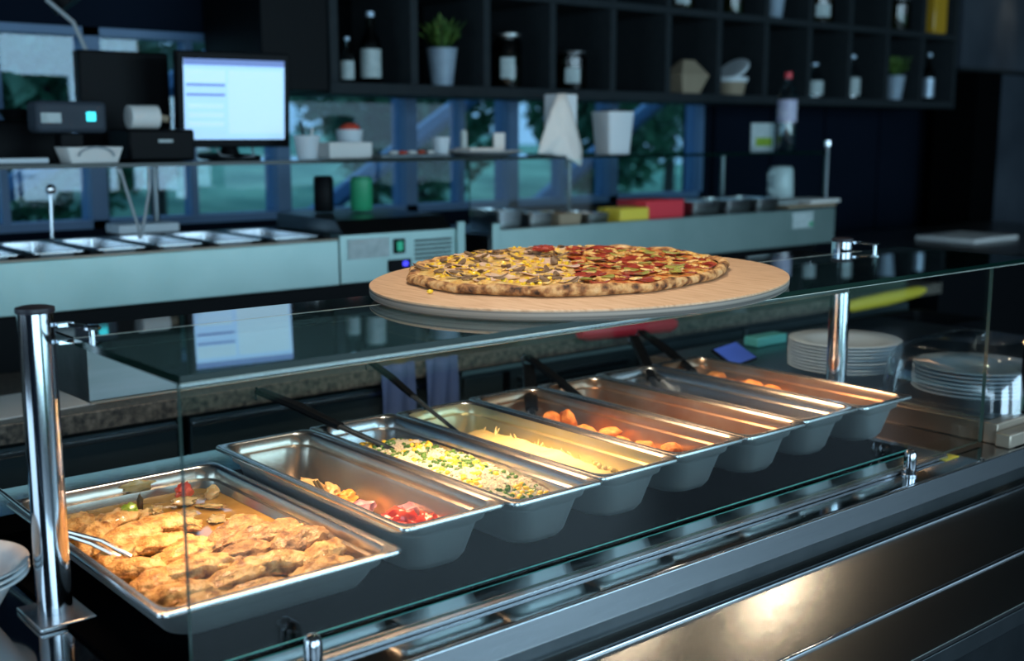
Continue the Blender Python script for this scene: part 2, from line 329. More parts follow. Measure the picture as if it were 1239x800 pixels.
cbox('lower_rail', 'dark_steel', -1.3, 2.6, -.334, -.328, -.262, -.2325)
for x in (-.9, .4, 1.7): cbox('slide_bracket', 'dark_steel', x, x+.03, -.325, -.121, -.27, -.236)
cbox('screw_head', 'chrome', 1.452, 1.458, -.1665, -.160, ZC+.0005, ZC+.004, bevel=0)
tag(box('yellow_sticker', 'yellow', 1.40, 1.445, -.125, -.105, ZC+.0002, ZC+.0012, bevel=0), 'small yellow sticker on the counter behind the far chrome stud', 'sticker')
# raised platform for the plates
pl = thing('plate_platform', 'low brown and beige platform under the plate stacks at the end of the counter', 'platform', (2.0, .3, ZC))
box('side_panel', 'brownledge', 1.575, 1.60, -.10, .76, ZC+.0005, -.017, pl, .002)
box('front_panel', 'beige', 1.572, 2.55, -.128, -.1005, ZC+.0005, -.015, pl, .002)
box('top_plate', 'dark_steel', 1.601, 2.55, -.10, .76, -.03, -.0155, pl, .001)
tag(box('post_block', 'beige', 1.56, 1.70, -.160, -.130, ZC+.0005, -.028, bevel=.003), 'small beige block at the foot of the black glass post', 'block')
bp_ = thing('black_glass_post', 'thin black square post beside the plastic dome at the counter end', 'post', (1.705, -.115, -.015))
MB().box(-.010, .010, -.010, .010, .0005, .33).build('post', 'black', bp_, bevel=.001)
MB().box(-.018, .018, -.014, .014, 0, .006).build('foot', 'black', bp_, bevel=.001)
MB().tube([(-.014,0,.14), (-.022,0,.14)], .005, 8).build('bolt', 'chrome', bp_)

# posts, glass, lamp housing
def post(x, y, top, label):
    t = thing('guard_post', label, 'post', (x, y, ZC), group='sneeze guard posts')
    r = .0205
    MB().lathe([(r, .0065), (r, top-ZC-.004)], seg=32).build('tube', 'polished', t)
    MB().lathe([(r+.0012, top-ZC-.004), (r+.0018, top-ZC-.002), (r+.0012, top-ZC+.002), (r-.004, top-ZC+.0035)], seg=32).build('cap', 'cap', t)
    MB().box(-.033, .033, -.047, .04, .0005, .0065).build('base_plate', 'dark_steel' if 0 else 'steel', t, bevel=.0015)
    return t
pL = post(-.043, .208, .318, 'thick round chrome post left of the large chicken pan')
pR = post(1.552, .212, .306, 'round chrome post in front of the plate stacks')
def clamp(x0, x1, y, z, parent, m='chrome'):
    L = parent.location; x0 -= L.x; x1 -= L.x; y -= L.y; z -= L.z
    k = MB(); k.box(x0, x0+.018, y-.006+.03, y+.006+.03, z+.008, z+.012); k.box(x0, x0+.018, y-.006+.03, y+.006+.03, z-.012, z-.008)
    k.tube([(x0+.012, y+.03, z+.010), (x1, y, z+.008)], .0045, 8, .5); k.tube([(x0+.012, y+.03, z-.010), (x1, y, z-.008)], .0045, 8, .5)
    k.lathe([(.010, .006), (.0105, .009), (.006, .011)], (x1, y, z), 16); k.lathe([(.006, -.013), (.0105, -.011), (.010, -.006)], (x1, y, z), 16)
    k.lathe([(.004, -.012), (.004, .010)], (x1, y, z), 10)
    return k.build('clamp', m, parent)
clamp(-.026, .004, .160, .2895, pL); clamp(1.570, 1.60, .168, .2895, pR)
gs = thing('glass_shelf', 'long clear glass shelf with dark green edge over the food pans', 'shelf', (.77, .03, .28))
def pane(name, parent, x0, x1, y0, y1, z0, z1, mats, edge_axis):
    """slab whose two large faces use material 0 and the narrow sides material 1"""
    L = parent.location; b = MB(); b.box(x0-L.x, x1-L.x, y0-L.y, y1-L.y, z0-L.z, z1-L.z)
    b.bm.faces.ensure_lookup_table(); bmesh.ops.recalc_face_normals(b.bm, faces=b.bm.faces)
    for f in b.bm.faces: f.material_index = 0 if abs(f.normal[edge_axis]) > .9 else 1
    return b.build(name, mats, parent, smooth=False)
pane('glass_pane', gs, -.013, 1.70, -.1095, .172, .2765, .2850, ['topglass', 'edge'], 2)
MB().box(-.013-.77, 1.70-.77, -.1102-.03, -.1095-.03, .2766-.28, .2774-.28).build('edge_chamfer', 'chamfer', gs, smooth=False)
MB().box(-.013-.77, 1.56-.77, .1720-.03, .1728-.03, .2842-.28, .2853-.28).build('edge_chamfer', 'chamfer', gs, smooth=False)
gf = thing('front_guard_glass', 'upright clear glass pane between the customer and the food pans', 'glass', (.77, -.105, ZC+.006))
pane('glass_pane', gf, -.013, 1.555, -.1085, -.1015, ZC+.0062, .2762, ['frontglass', 'edge_light'], 1)
def stud(x, y, label):
    t = thing('glass_stud', label, 'stud', (x, y, ZC), group='chrome studs holding the guard glass')
    MB().lathe([(.0095, .0005), (.0105, .004), (.0105, .034), (.0095, .040), (.007, .0445), (.003, .0465)], seg=20).build('stud', 'polished', t)
    MB().lathe([(.013, 0.0003), (.013, .003)], seg=20).build('washer', 'steel', t)
stud(.113, -.130, 'short round-headed chrome stud in front of the large chicken pan')
stud(1.27, -.133, 'short round-headed chrome stud near the far corner of the counter')
lh = thing('heat_lamp_housing', 'long steel heat lamp box behind and under the glass shelf', 'lamp', (.77, .235, .205))
hb = MB(); L = lh.location
X0, X1, Y0, Y1, Z0, Z1 = .003-L.x, 1.53-L.x, .178-L.y, .30-L.y, 0., .2755-.205
hb.box(X0, X1, Y0, Y0+.003, Z0, Z1); hb.box(X0, X1, Y1-.003, Y1, Z0, Z1); hb.box(X0, X0+.003, Y0+.003, Y1-.003, Z0, Z1); hb.box(X1-.003, X1, Y0+.003, Y1-.003, Z0, Z1)
hb.build('housing', 'lamp_steel', lh, smooth=False)
MB().box(X0, X1, Y0, Y1, Z1, Z1+.003).build('top_cover', 'black_mirror', lh, smooth=False)
MB().box(X0, X1, Y0-.004, Y0-.0002, Z0-.001, Z0+.0025).build('lower_lip', 'brownledge', lh, bevel=.0005)
MB().tube([(X0+.05, (Y0+Y1)/2, .055), (X1-.05, (Y0+Y1)/2, .055)], .006, 10).build('lamp_tube', 'lampglow', lh)
hl = area('heat_lamp', (.76, .236, .222), (math.radians(-8), 0, 0), 1.42, .07, 6.5, (1, .56, .30)); hl.data.spread = math.radians(108)

# ================================================================== FOOD PANS
def pan(x0, x1, y0, y1, rim, depth, label, name='food_pan', inner='pan_steel'):
    t = thing(name, label, 'pan', ((x0+x1)/2, (y0+y1)/2, rim-depth), group='steel gastronorm pans of food')
    hx, hy = (x1-x0)/2, (y1-y0)/2; fl = .0125; R = []; d = depth
    R.append(rrect(hx-.0005, hy-.0005, .012, d-.006)); R.append(rrect(hx, hy, .012, d-.003)); R.append(rrect(hx-.0012, hy-.0012, .011, d-.0004))
    R.append(rrect(hx-.003, hy-.003, .011, d)); R.append(rrect(hx-fl+.002, hy-fl+.002, .024, d-.0002)); R.append(rrect(hx-fl-.001, hy-fl-.001, .026, d-.003))
    R.append(rrect(hx-fl-.003, hy-fl-.003, .030, d-.018)); R.append(rrect(hx-fl-.0082, hy-fl-.0082, .034, d-.0200))
    k = .013 * depth/.08
    R.append(rrect(hx-fl-.0102, hy-fl-.0102, .0345, d-.026)); R.append(rrect(hx-fl-.0085-k, hy-fl-.0085-k, .0355, .010)); R.append(rrect(hx-fl-.0135-k, hy-fl-.0135-k, .036, .003)); R.append(rrect(hx-fl-.021-k, hy-fl-.021-k, .034, .0015))
    b = MB(); b.rings(R[:6], cap0=False, cap1=False); b.rings(R[5:], cap0=False, cap1=True, mi=2)
    S = []
    S.append(rrect(hx-.0005, hy-.0005, .012, d-.006)); S.append(rrect(hx-.002, hy-.002, .011, d-.004)); S.append(rrect(hx-fl+.001, hy-fl+.001, .026, d-.0035))
    S.append(rrect(hx-fl-.0015, hy-fl-.0015, .032, d-.020)); S.append(rrect(hx-fl-.0065, hy-fl-.0065, .033, d-.0235)); S.append(rrect(hx-fl-.0085, hy-fl-.0085, .034, d-.027))
    S.append(rrect(hx-fl-.007-k, hy-fl-.007-k, .034, .010)); S.append(rrect(hx-fl-.012-k, hy-fl-.012-k, .034, .002)); S.append(rrect(hx-fl-.019-k, hy-fl-.019-k, .026, .0))
    b.rings(S, cap0=False, cap1=True, mi=1)
    bmesh.ops.remove_doubles(b.bm, verts=b.bm.verts, dist=.00002)
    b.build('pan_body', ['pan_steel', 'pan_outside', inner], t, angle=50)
    return t
pan(.0, .325, .0, .53, .0, .0495, 'large shallow steel pan of chicken in golden juice, beside the left post', inner='pan_grease_reflection')
PX = [.315, .487, .659, .830, 1.000, 1.163, 1.328, 1.492]
PY = [(-.010, .515), (-.022, .52), (-.012, .515), (.0, .525), (-.003, .525), (.006, .53), (-.003, .53)]
plab = ['narrow deep steel pan of roast vegetables, second pan from the left post', 'narrow deep steel pan of rice with peas and corn', 'narrow deep steel pan of yellow mashed potato',
        'narrow deep steel pan with orange breaded nuggets, right of the mashed potato', 'narrow steel pan with only orange sauce left, beside the nugget pan',
        'narrow empty clean steel pan, second from the plate stacks', 'farthest narrow steel pan with a few nuggets at its back, nearest the plate stacks']
INN = ['pan_grease_reflection', 'pan_steel', 'pan_yellow_reflection', 'pan_orange_reflection', 'pan_orange_reflection', 'pan_steel', 'pan_orange_reflection']
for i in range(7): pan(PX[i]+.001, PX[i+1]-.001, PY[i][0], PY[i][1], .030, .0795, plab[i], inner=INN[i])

def field(x0, x1, y0, y1, zf, n=(20, 60), r=.036, inset=.022):
    """food surface: a closed heap filling a rounded rectangle, zf gives the height"""
    b = MB(); cx, cy, hx, hy = (x0+x1)/2, (y0+y1)/2, (x1-x0)/2, (y1-y0)/2; zb = zf(cx, cy, True)
    V = []
    for j in range(n[1]+1):
        row = []
        for i in range(n[0]+1):
            u = -1+2*i/n[0]; v = -1+2*j/n[1]
            X = u*hx; Y = v*hy
            ax, ay = abs(X)-(hx-r), abs(Y)-(hy-r)
            if ax > 0 and ay > 0:
                d = math.hypot(ax, ay)
                if d > r: X = math.copysign(hx-r+ax*r/d, X); Y = math.copysign(hy-r+ay*r/d, Y)
            row.append(b.bm.verts.new((cx+X, cy+Y, zf(cx+X, cy+Y, False))))
        V.append(row)
    for j in range(n[1]):
        for i in range(n[0]): b.bm.faces.new((V[j][i], V[j][i+1], V[j+1][i+1], V[j+1][i]))
    ring = V[0] + [r_[-1] for r_ in V[1:]] + V[-1][-2::-1] + [r_[0] for r_ in V[-2:0:-1]]
    low = [b.bm.verts.new((cx+(v.co.x-cx)*(1-inset/hx), cy+(v.co.y-cy)*(1-inset/hy), zb)) for v in ring]
    for i in range(len(ring)):
        j = (i+1) % len(ring); b.bm.faces.new((ring[i], low[i], low[j], ring[j]))
    b.bm.faces.new(low[::-1])
    return b
N = lambda x, y, s, k=0: noise.noise(Vector((x*s, y*s, k)))

# --- pan 1: chicken
def zb(x, y, base): return -.0465 if base else -.0300 + .0012*N(x, y, 30)
tag(field(.0265, .2985, .0265, .5035, zb, (24, 40), .036, .012).build('broth', 'broth'), 'golden oily cooking juice in the large chicken pan', 'sauce', kind='stuff')
rnd = random.Random(3)
pieces = []
def piece(x, y, z, L_, W_, H_, a, m, seed, tx=0., ty=0.):
    b = MB(); b.lump((0,0,0), L_, W_, H_, amp=.26, freq=1.9, seed=seed, sub=4)
    for v in b.bm.verts:
        v.co.z += .06*abs(v.co.x)*math.copysign(1, v.co.x)*.6 + .0030*noise.noise(v.co*80 + Vector((seed,0,0))) + .0035*abs(noise.noise(Vector((v.co.x*45, v.co.y*110, seed)))) + .0014*noise.noise(v.co*260) - 3.*v.co.x**2*.5
    from mathutils import Euler
    E_ = Euler((tx, ty, a)).to_matrix(); lo, hi = Vector((.0275, .0275, -.047)), Vector((.2975, .5025, .05)); c_ = Vector((x, y, z))
    for v in b.bm.verts:
        p = E_ @ v.co + c_; k_ = .003 if p.z < -.035 else 0
        p = Vector((min(max(p.x, lo.x+k_), hi.x-k_), min(max(p.y, lo.y+k_), hi.y-k_), max(p.z, lo.z)))
        ax, ay = abs(p.x-.1625)-(.135-k_-.028), abs(p.y-.265)-(.2375-k_-.028)
        if ax > 0 and ay > 0 and math.hypot(ax, ay) > .028:
            q_ = .028/math.hypot(ax, ay); p.x = .1625+math.copysign(.107-k_+ax*q_, p.x-.1625); p.y = .265+math.copysign(.2095-k_+ay*q_, p.y-.265)
        v.co = p - c_
    o = b.build('chicken_piece', m, angle=80); o.location = (x, y, z)
    return o
cl = {'a': 'golden fried chicken piece lying in the front half of the large pan', 'b': 'darker browned chicken piece in the heap at the right of the large pan', 'c': 'golden chicken piece piled at the left rear of the large pan'}
def place_piece(x, y, z, L_, W_, H_, a, kind, k):
    o = piece(x, y, z, L_, W_, H_, a, 'chicken_dark' if kind == 'b' else 'chicken', k, rnd.uniform(-.12,.12), rnd.uniform(-.1,.1))
    row = sum(y > t_ for t_ in (.07, .125, .18, .232, .29)); CR[row] += 1
    tag(o, '%s chicken piece, %s from the left in the %s row' % ('dark browned' if kind == 'b' else 'golden fried', ORDW[CR[row]], ['front', 'second', 'third', 'fourth', 'fifth', 'rearmost'][row]), 'food', {'a': 'chicken pieces in the front half', 'b': 'browned chicken pieces', 'c': 'chicken pieces at the left rear'}[kind])
ORDW = ['zero', 'first', 'second', 'third', 'fourth', 'fifth', 'sixth', 'seventh', 'eighth', 'ninth', 'tenth', 'eleventh', 'twelfth', 'thirteenth', 'fourteenth']; CR = [0]*6
k = 0
for (x, y, z, l, w_, h, a, kd) in sorted([
    (.070,.045,-.026,.052,.024,.013,.15,'a'), (.150,.048,-.026,.055,.023,.013,-.1,'a'), (.235,.050,-.025,.055,.026,.014,.25,'a'), (.262,.095,-.020,.048,.022,.013,.5,'a'),
    (.060,.095,-.024,.050,.024,.013,-.35,'a'), (.130,.095,-.021,.058,.024,.013,.2,'a'), (.200,.105,-.020,.055,.024,.014,-.15,'a'), (.058,.150,-.023,.046,.024,.013,.6,'a'),
    (.120,.150,-.018,.056,.024,.014,-.1,'a'), (.185,.160,-.017,.054,.022,.012,.3,'b'), (.225,.190,-.013,.060,.026,.014,-.25,'b'), (.255,.145,-.013,.048,.025,.014,.1,'b'), (.205,.225,-.012,.056,.024,.013,.35,'b'),
    (.268,.205,-.016,.034,.020,.011,1.0,'b'), (.060,.205,-.022,.046,.023,.013,-.5,'a'), (.118,.205,-.019,.052,.023,.013,.15,'a'), (.150,.245,-.022,.050,.020,.010,-.2,'a'),
    (.056,.260,-.020,.045,.024,.014,.8,'c'), (.090,.310,-.016,.050,.025,.015,.2,'c'), (.142,.325,-.014,.056,.020,.012,-.45,'c'), (.060,.350,-.018,.044,.024,.014,1.1,'c'), (.105,.385,-.016,.040,.022,.014,.5,'c'), (.115,.268,-.018,.048,.022,.012,.0,'c'), (.062,.415,-.020,.036,.022,.013,.9,'c')]):
    k += 1; place_piece(x, y, z, l, w_, h, a, kd, k)
def bit(name, x, y, z, s, m, seed, label, cat, rot=(0,0,0), group=None, amp=.55):
    o = MB().lump((0,0,0), s[0], s[1], s[2], amp=amp, freq=2.6, seed=seed, sub=3).build(name, m, angle=70); o.location = (x, y, z); o.rotation_euler = rot
    tag(o, label, cat, group); return o
for q, (x, y, z, s, rz) in enumerate(sorted([(.150,.400,-.018,(.016,.010,.014),.4), (.178,.418,-.020,(.018,.011,.010),1.), (.225,.430,-.020,(.020,.012,.010),.2), (.205,.380,-.024,(.022,.014,.006),.7), (.250,.395,-.024,(.024,.012,.006),2.), (.276,.440,-.020,(.012,.008,.020),.2), (.235,.340,-.026,(.026,.014,.005),.9), (.265,.320,-.027,(.022,.013,.005),.1), (.175,.360,-.026,(.020,.012,.006),1.6)])):
    bit('onion_piece', x, y, z-.002, (s[0], s[1]*.8, s[2]*.6), 'onion', q+60, 'pale onion piece in the rear juice, %s from the left' % ORDW[q+1], 'food', (.2,.1,rz), 'onion pieces in the large pan')
bit('tomato_piece', .236, .452, -.014, (.015,.011,.012), 'tomato', 71, 'soft red tomato piece at the rear of the large chicken pan', 'food', (0,.3,.5))
bit('pepper_piece', .128, .392, -.006, (.012,.010,.009), 'greenpep', 72, 'small green pepper piece on the chicken heap at the rear', 'food')
bit('onion_slice', .190, .5125, -.010, (.024,.003,.008), 'onion', 73, 'pale onion slice stuck to the rear wall of the large pan', 'food', (.1,0,0))
bit('burnt_scrap', .158, .428, -.010, (.004,.004,.012), 'herb', 74, 'tiny burnt scrap standing up behind the chicken', 'food')
bit('onion_piece', .272, .170, -.006, (.012,.007,.006), 'onion', 75, 'pale onion scrap on the browned chicken near the right wall of the large pan', 'food', (0,0,.6))

# --- pan 2: roast vegetables
x0 = PX[0]
vegl = 'roasted vegetable piece on the floor of the second pan'
spec = [('potato_piece','potato',.060,.330,(.016,.012,.009)), ('potato_piece','potato',.085,.365,(.018,.012,.010)), ('potato_piece','potato',.050,.290,(.014,.011,.009)), ('carrot_piece','carrot',.082,.262,(.015,.010,.008)), ('carrot_piece','carrot',.060,.235,(.012,.010,.008)),
        ('red_onion_piece','redonion',.098,.235,(.016,.012,.008)), ('red_onion_piece','redonion',.075,.205,(.014,.012,.009)), ('potato_piece','potato',.062,.175,(.014,.010,.010)), ('red_pepper_piece','tomato',.100,.140,(.020,.014,.012)), ('red_pepper_piece','tomato',.075,.105,(.018,.013,.010)),
        ('red_onion_piece','redonion',.125,.160,(.016,.016,.010)), ('potato_piece','onion',.070,.070,(.016,.012,.006)), ('red_pepper_piece','tomato',.112,.060,(.018,.008,.007)), ('potato_piece','potato',.100,.320,(.013,.010,.010)), ('red_pepper_piece','tomato',.128,.115,(.014,.012,.010)), ('carrot_piece','carrot',.105,.285,(.012,.009,.009))]
vl = {'potato_piece': 'golden roast potato piece on the floor of the vegetable pan', 'carrot_piece': 'orange carrot piece among the roast vegetables', 'red_onion_piece': 'purple red onion piece among the roast vegetables', 'red_pepper_piece': 'bright red pepper piece in the vegetable pan'}
CV = {}
for q, (nm, m, dx, y, s) in enumerate(sorted(spec, key=lambda t_: t_[3])):
    CV[nm] = CV.get(nm, 0)+1
    bit(nm, x0+dx, y, -.0465+s[2]+.016, tuple(v*1.3 for v in s), m, q+90, vl[nm] + ', %s from the front' % ORDW[CV[nm]], 'food', (rnd.uniform(-.4,.4), rnd.uniform(-.4,.4), rnd.uniform(0,3)), nm.replace('_', ' ') + 's in the vegetable pan')
for q, (dx, y, dz, m) in enumerate([(.075,.318,.036,'herb'), (.083,.322,.034,'herb'), (.100,.052,.036,'herb')]):
    z = -.035; o = MB().tube([(0,0,0), (.003,.004,dz*.6), (-.002,.012,dz)], [.003,.0028,.002], 6).build('herb_stalk', m); o.location = (x0+dx, y, z)
    tag(o, ['dark herb stalk standing at the back of the vegetable pan, left of a pair', 'dark herb stalk standing at the back of the vegetable pan, right of a pair', 'lone dark herb stalk standing near the front of the vegetable pan'][q], 'herb', 'herb stalks in the vegetable pan')
def zt(x, y, base): return -.0465 if base else -.0415 + .002*N(x, y, 40, 2)
tag(field(PX[0]+.047, PX[1]-.047, .042, .40, zt, (12, 40), .02, .003).build('pan_juice', 'broth'), 'thin film of cooking juice under the roast vegetables', 'sauce', kind='stuff')

# --- pan 3: rice salad
def zr(x, y, base):
    if base: return -.0465
    v = (y-.02)/.48; e = min(1, (x-PX[1]-.02)/.03, (PX[2]-.02-x)/.03); h = .001 + .010*math.sin(v*3.0) - .030*max(0, (v-.82)/.18)**1.5 + .006*N(x, y, 18, 5) + .004*N(x, y, 60, 5)
    return h - .006*(1-max(0, e)) - .012*max(0, (.09-v)/.09)
tag(field(PX[1]+.030, PX[2]-.030, .014, .478, zr, (26, 90), .036).build('rice_heap', 'rice'), 'heap of white rice filling the third pan', 'rice', kind='stuff')
def scatter(name, m, n, shape, zf, X, Y, label, cat, lift=.001, seed=1):
    r_ = random.Random(seed); b = MB(); pts = r_
    for _ in range(n):
        x, y = r_.uniform(*X), r_.uniform(*Y)
        if name != 'rice_grains' and N(x, y, 22, seed) < -.05: continue
        z = zf(x, y, False) + lift*r_.uniform(.2, 1.3); a = r_.uniform(0, PI); t = r_.uniform(-.6, .6)
        d = Vector((math.cos(a)*math.cos(t), math.sin(a)*math.cos(t), math.sin(t))); e = d.cross(Vector((0,0,1))).normalized(); f = e.cross(d); c_ = Vector((x, y, z)); L_, W_ = shape
        L_ *= r_.uniform(.7, 1.15)
        if W_ < .0018:
            rr = [[c_+d*(-L_)], [c_+d*(-L_*.4)+e*W_, c_+d*(-L_*.4)+f*W_, c_+d*(-L_*.4)-e*W_, c_+d*(-L_*.4)-f*W_], [c_+d*(L_*.4)+e*W_, c_+d*(L_*.4)+f*W_, c_+d*(L_*.4)-e*W_, c_+d*(L_*.4)-f*W_], [c_+d*L_]]
            v0 = b.bm.verts.new(rr[0][0]); v3 = b.bm.verts.new(rr[3][0]); A = [b.bm.verts.new(q) for q in rr[1]]; B = [b.bm.verts.new(q) for q in rr[2]]
            for i in range(4):
                j = (i+1) % 4; b.bm.faces.new((v0, A[j], A[i])); b.bm.faces.new((A[i], A[j], B[j], B[i])); b.bm.faces.new((B[i], B[j], v3))
        else:
            q = bmesh.ops.create_icosphere(b.bm, subdivisions=1, radius=1)['verts']
            for v in q: v.co = c_ + d*v.co.x*L_ + e*v.co.y*W_ + f*v.co.z*W_*.8
    o = b.build(name, m, angle=70); return tag(o, label, cat, kind='stuff')
RX, RY = (PX[1]+.038, PX[2]-.038), (.028, .455)
scatter('rice_grains', 'rice', 9000, (.0046, .0013), zr, RX, RY, 'loose white rice grains on the rice heap', 'rice', .0035, 11)
scatter('corn_kernels', 'corn', 300, (.0062, .0050), zr, RX, RY, 'yellow sweetcorn kernels scattered over the rice', 'corn', .0050, 12)
scatter('green_vegetable_bits', 'peas', 420, (.0052, .0042), zr, RX, RY, 'diced green vegetable bits scattered over the rice', 'vegetable', .0050, 13)

# --- pan 4: mashed potato
def zm(x, y, base):
    if base: return -.0465
    u = (x-PX[2])/.17; v = y/.50
    edge = .60 - .10*N(0, y, 12, 9) + .16*(v-.3)
    h = .003 + .006*math.sin(v*4) + .004*N(x, y, 14, 3) + .0015*N(x, y, 70, 3) - .030*max(0, min(1, (u-edge)/.22))
    return max(-.044, h - .035*max(0, (v-.80)/.2) - .018*max(0, (.07-v)/.07))
tag(field(PX[2]+.030, PX[3]-.043, .030, .485, zm, (30, 90), .036).build('mashed_potato', 'mash'), 'smooth yellow mashed potato heaped against the left wall of its pan', 'mash', kind='stuff')
rm = random.Random(8); b = MB()
for _ in range(26):
    y = rm.uniform(.02, .40); x = PX[2]+.115+rm.uniform(-.015, .018); z = zm(x, y, False)+.003
    b.tube([(x, y, z-.003), (x+rm.uniform(-.006,.006), y+rm.uniform(-.006,.006), z+rm.uniform(.003,.010))], [.0022, .0006], 5)
for _ in range(30):
    y = rm.uniform(.05, .11); x = PX[2]+rm.uniform(.09, .125); b.lump((x, y, zm(x,y,False)+.003), .005, .004, .004, seed=_, sub=1)
tag(b.build('mash_peaks', 'mash', angle=70), 'small torn peaks and crumbs of mash along the edge of the heap', 'mash', kind='stuff')

# --- pans 5, 6, 8: nuggets and sauce
def film(x0, x1, y0, y1, label, h=-.0435, m='sauce'):
    f = lambda x, y, base: -.0468 if base else h + .0008*N(x, y, 25, 4)
    tag(field(x0+.047, x1-.047, y0+.049, y1-.049, f, (10, 40), .02, .003).build('sauce_film', m), label, 'sauce', kind='stuff')
film(PX[3], PX[4], .0, .52, 'thin orange sauce on the floor of the nugget pan'); film(PX[4], PX[5], .0, .52, 'orange sauce left in the pan beside the nugget pan', -.040); film(PX[6], PX[7], .0, .52, 'thin orange sauce on the floor of the farthest pan')
nug = MB(); nug.lump((0,0,0), .026, .019, .013, amp=.22, freq=2, seed=5, sub=3); nme = nug.mesh('nugget', 'nugget', angle=70)
nug = MB(); nug.lump((0,0,0), .024, .021, .012, amp=.25, freq=2, seed=15, sub=3); nme2 = nug.mesh('nugget', 'nugget', angle=70)
def nugget(x, y, z, rot, label, group, s=1.):
    o = bpy.data.objects.new('breaded_nugget', nme if rnd.random() < .5 else nme2); COL.objects.link(o); o.location = (x, y, z); o.rotation_euler = rot; o.scale = (s, s, s); tag(o, label, 'food', group)
for (dx, y, z, rot) in sorted([(.068,.368,-.010,(1.4,.3,.2)), (.092,.352,-.010,(1.4,.5,1.2)), (.080,.290,-.018,(.3,.1,.6)), (.105,.262,-.020,(.1,.3,1.9)), (.092,.215,-.026,(.2,.1,.3)), (.110,.180,-.028,(0,.2,.9)), (.085,.150,-.028,(.1,0,2.)), (.112,.118,-.020,(.2,.1,.5)), (.070,.320,-.027,(.1,.1,.2)), (.078,.255,-.033,(.1,.1,1.2)), (.070,.110,-.031,(0,0,.3)), (.098,.08,-.033,(0,.1,.8)), (.06,.19,-.033,(0,0,.4)), (.075,.40,-.031,(.2,0,1.4))], key=lambda t_: t_[1]):
    NC5 = globals().get('NC5', 0) + 1; nugget(PX[3]+dx+.008, y, z+.013, rot, 'orange breaded nugget, %s from the front in the pan right of the mash' % ORDW[NC5], 'nuggets right of the mash')
for (dx, y, z, rot) in sorted([(.075,.455,-.012,(.4,.2,.2)), (.100,.425,-.006,(.2,.3,1.2)), (.085,.375,-.012,(.1,.1,.6)), (.105,.335,-.010,(.3,0,2.)), (.07,.33,-.03,(0,0,1)), (.110,.285,-.014,(.2,0,.6)), (.06,.42,-.03,(0,0,.5)), (.08,.27,-.03,(0,0,.8)), (.108,.38,-.03,(0,0,.1)), (.108,.22,-.03,(0,.1,.7))], key=lambda t_: t_[1]):
    NC8 = globals().get('NC8', 0) + 1; nugget(PX[6]+dx, y, z+.010, rot, 'orange breaded nugget, %s from the front in the farthest pan' % ORDW[NC8], 'nuggets in the farthest pan')

# --- serving utensils leaning in the pans
def server(tip, end, label, black_to=.62, w=.007, name='serving_spoon', hook=True, m2='steel'):
    t = thing(name, label, 'utensil', tip); T = Vector(tip); D = Vector(end)-T
    P = lambda s, dz=0: D*s + Vector((0,0,dz))
    MB().tube([P(0), P(.2), P(1-black_to)], [w*.5, w*.55, w*.6], 8, .5).build('shaft', m2, t)
    MB().tube([P(1-black_to-.01), P(1-black_to*.5, .003), P(1)], [w*.75, w*.9, w*.8], 8, .6).build('handle', 'black', t)
    bw = MB(); bw.lump((0,0,0), .026, .018, .006, amp=.05, seed=2, sub=2); o = bw.build('spoon_bowl', 'pan_steel', t); o.location = D.normalized()*-.018; o.rotation_euler = (0, 0, math.atan2(D.y, D.x))
    if hook:
        e = D; MB().tube([e, e+Vector((0,.012,.004)), e+Vector((.002,.020,-.006)), e+Vector((0,.014,-.018))], .0022, 6).build('hook', 'chrome', t)
    return t
server((.560, .360, .010), (.478, .660, .070), 'black-handled serving spoon leaning in the rice pan', .60, .014)
server((.718, .400, .006), (.735, .700, .085), 'slim steel serving spoon standing in the mashed potato', .50, .010)
server((.905, .420, .000), (1.085, .640, .038), 'black-handled tongs leaning over the back of the nugget pan', .85, .016, 'serving_tongs')
server((1.035, .400, .004), (1.10, .660, .055), 'second black-handled tongs crossing over the sauce pan', .85, .013, 'serving_tongs')
server((1.26, .440, .0), (1.415, .655, .060), 'black-handled server leaning over the back of the empty pan', .8, .016)
server((1.400, .430, .0), (1.478, .690, .062), 'black-handled server lying in the farthest pan', .8, .014)
t = thing('serving_fork', 'steel server with clear-ended handle leaning on the left edge of the chicken pan', 'utensil', (.050, .235, -.012))
MB().tube([(0,0,0), (-.022,.035,.014), (-.052,.10,.022), (-.055,.32,.030)], [.004,.0035,.003,.003], 8).build('shaft', 'pan_steel', t)
MB().tube([(.012,-.008,0), (-.010,.030,.016), (-.048,.096,.024)], [.003,.003,.003], 8).build('prong', 'pan_steel', t)
MB().tube([(-.055,.32,.030), (-.057,.345,.045)], [.008,.007], 10).build('handle_end', 'plastic_clear', t)

# ================================================================== PIZZA
BC = (.765, .137); BA, BB, BT = .381, .299, .33
def ell(a, b, th, s, cx=0, cy=0): return (cx + a*math.cos(s)*math.cos(th) - b*math.sin(s)*math.sin(th), cy + a*math.cos(s)*math.sin(th) + b*math.sin(s)*math.cos(th))
bd = thing('pizza_board', 'large oval wooden board lying across the glass shelf under the pizza', 'board', (BC[0], BC[1], .2854))
prof = [(-.004, 0), (-.001, .002), (0, .005), (0, .0125)]
MB().rings([[(*ell(BA+d, BB+d, BT, 2*PI*k/96), z) for k in range(96)] for d, z in prof]).build('edge_plies', 'boardedge', bd)
MB().rings([[(*ell(BA+d, BB+d, BT, 2*PI*k/96), z) for k in range(96)] for d, z in ((-.0002, .0127), (-.0002, .0150), (-.0022, .0160))]).build('top_ply', 'wood', bd)
PC = (.775, .180); PA, PB, PT = .312, .236, .42
pz = thing('pizza', 'half and half pizza: ham, mushroom and corn one side, pepperoni and peppers other', 'pizza', (PC[0], PC[1], .2854+.0163))
def wob(s): return 1 + .012*math.sin(5*s+1) + .010*math.sin(11*s) + .006*math.sin(23*s+2)
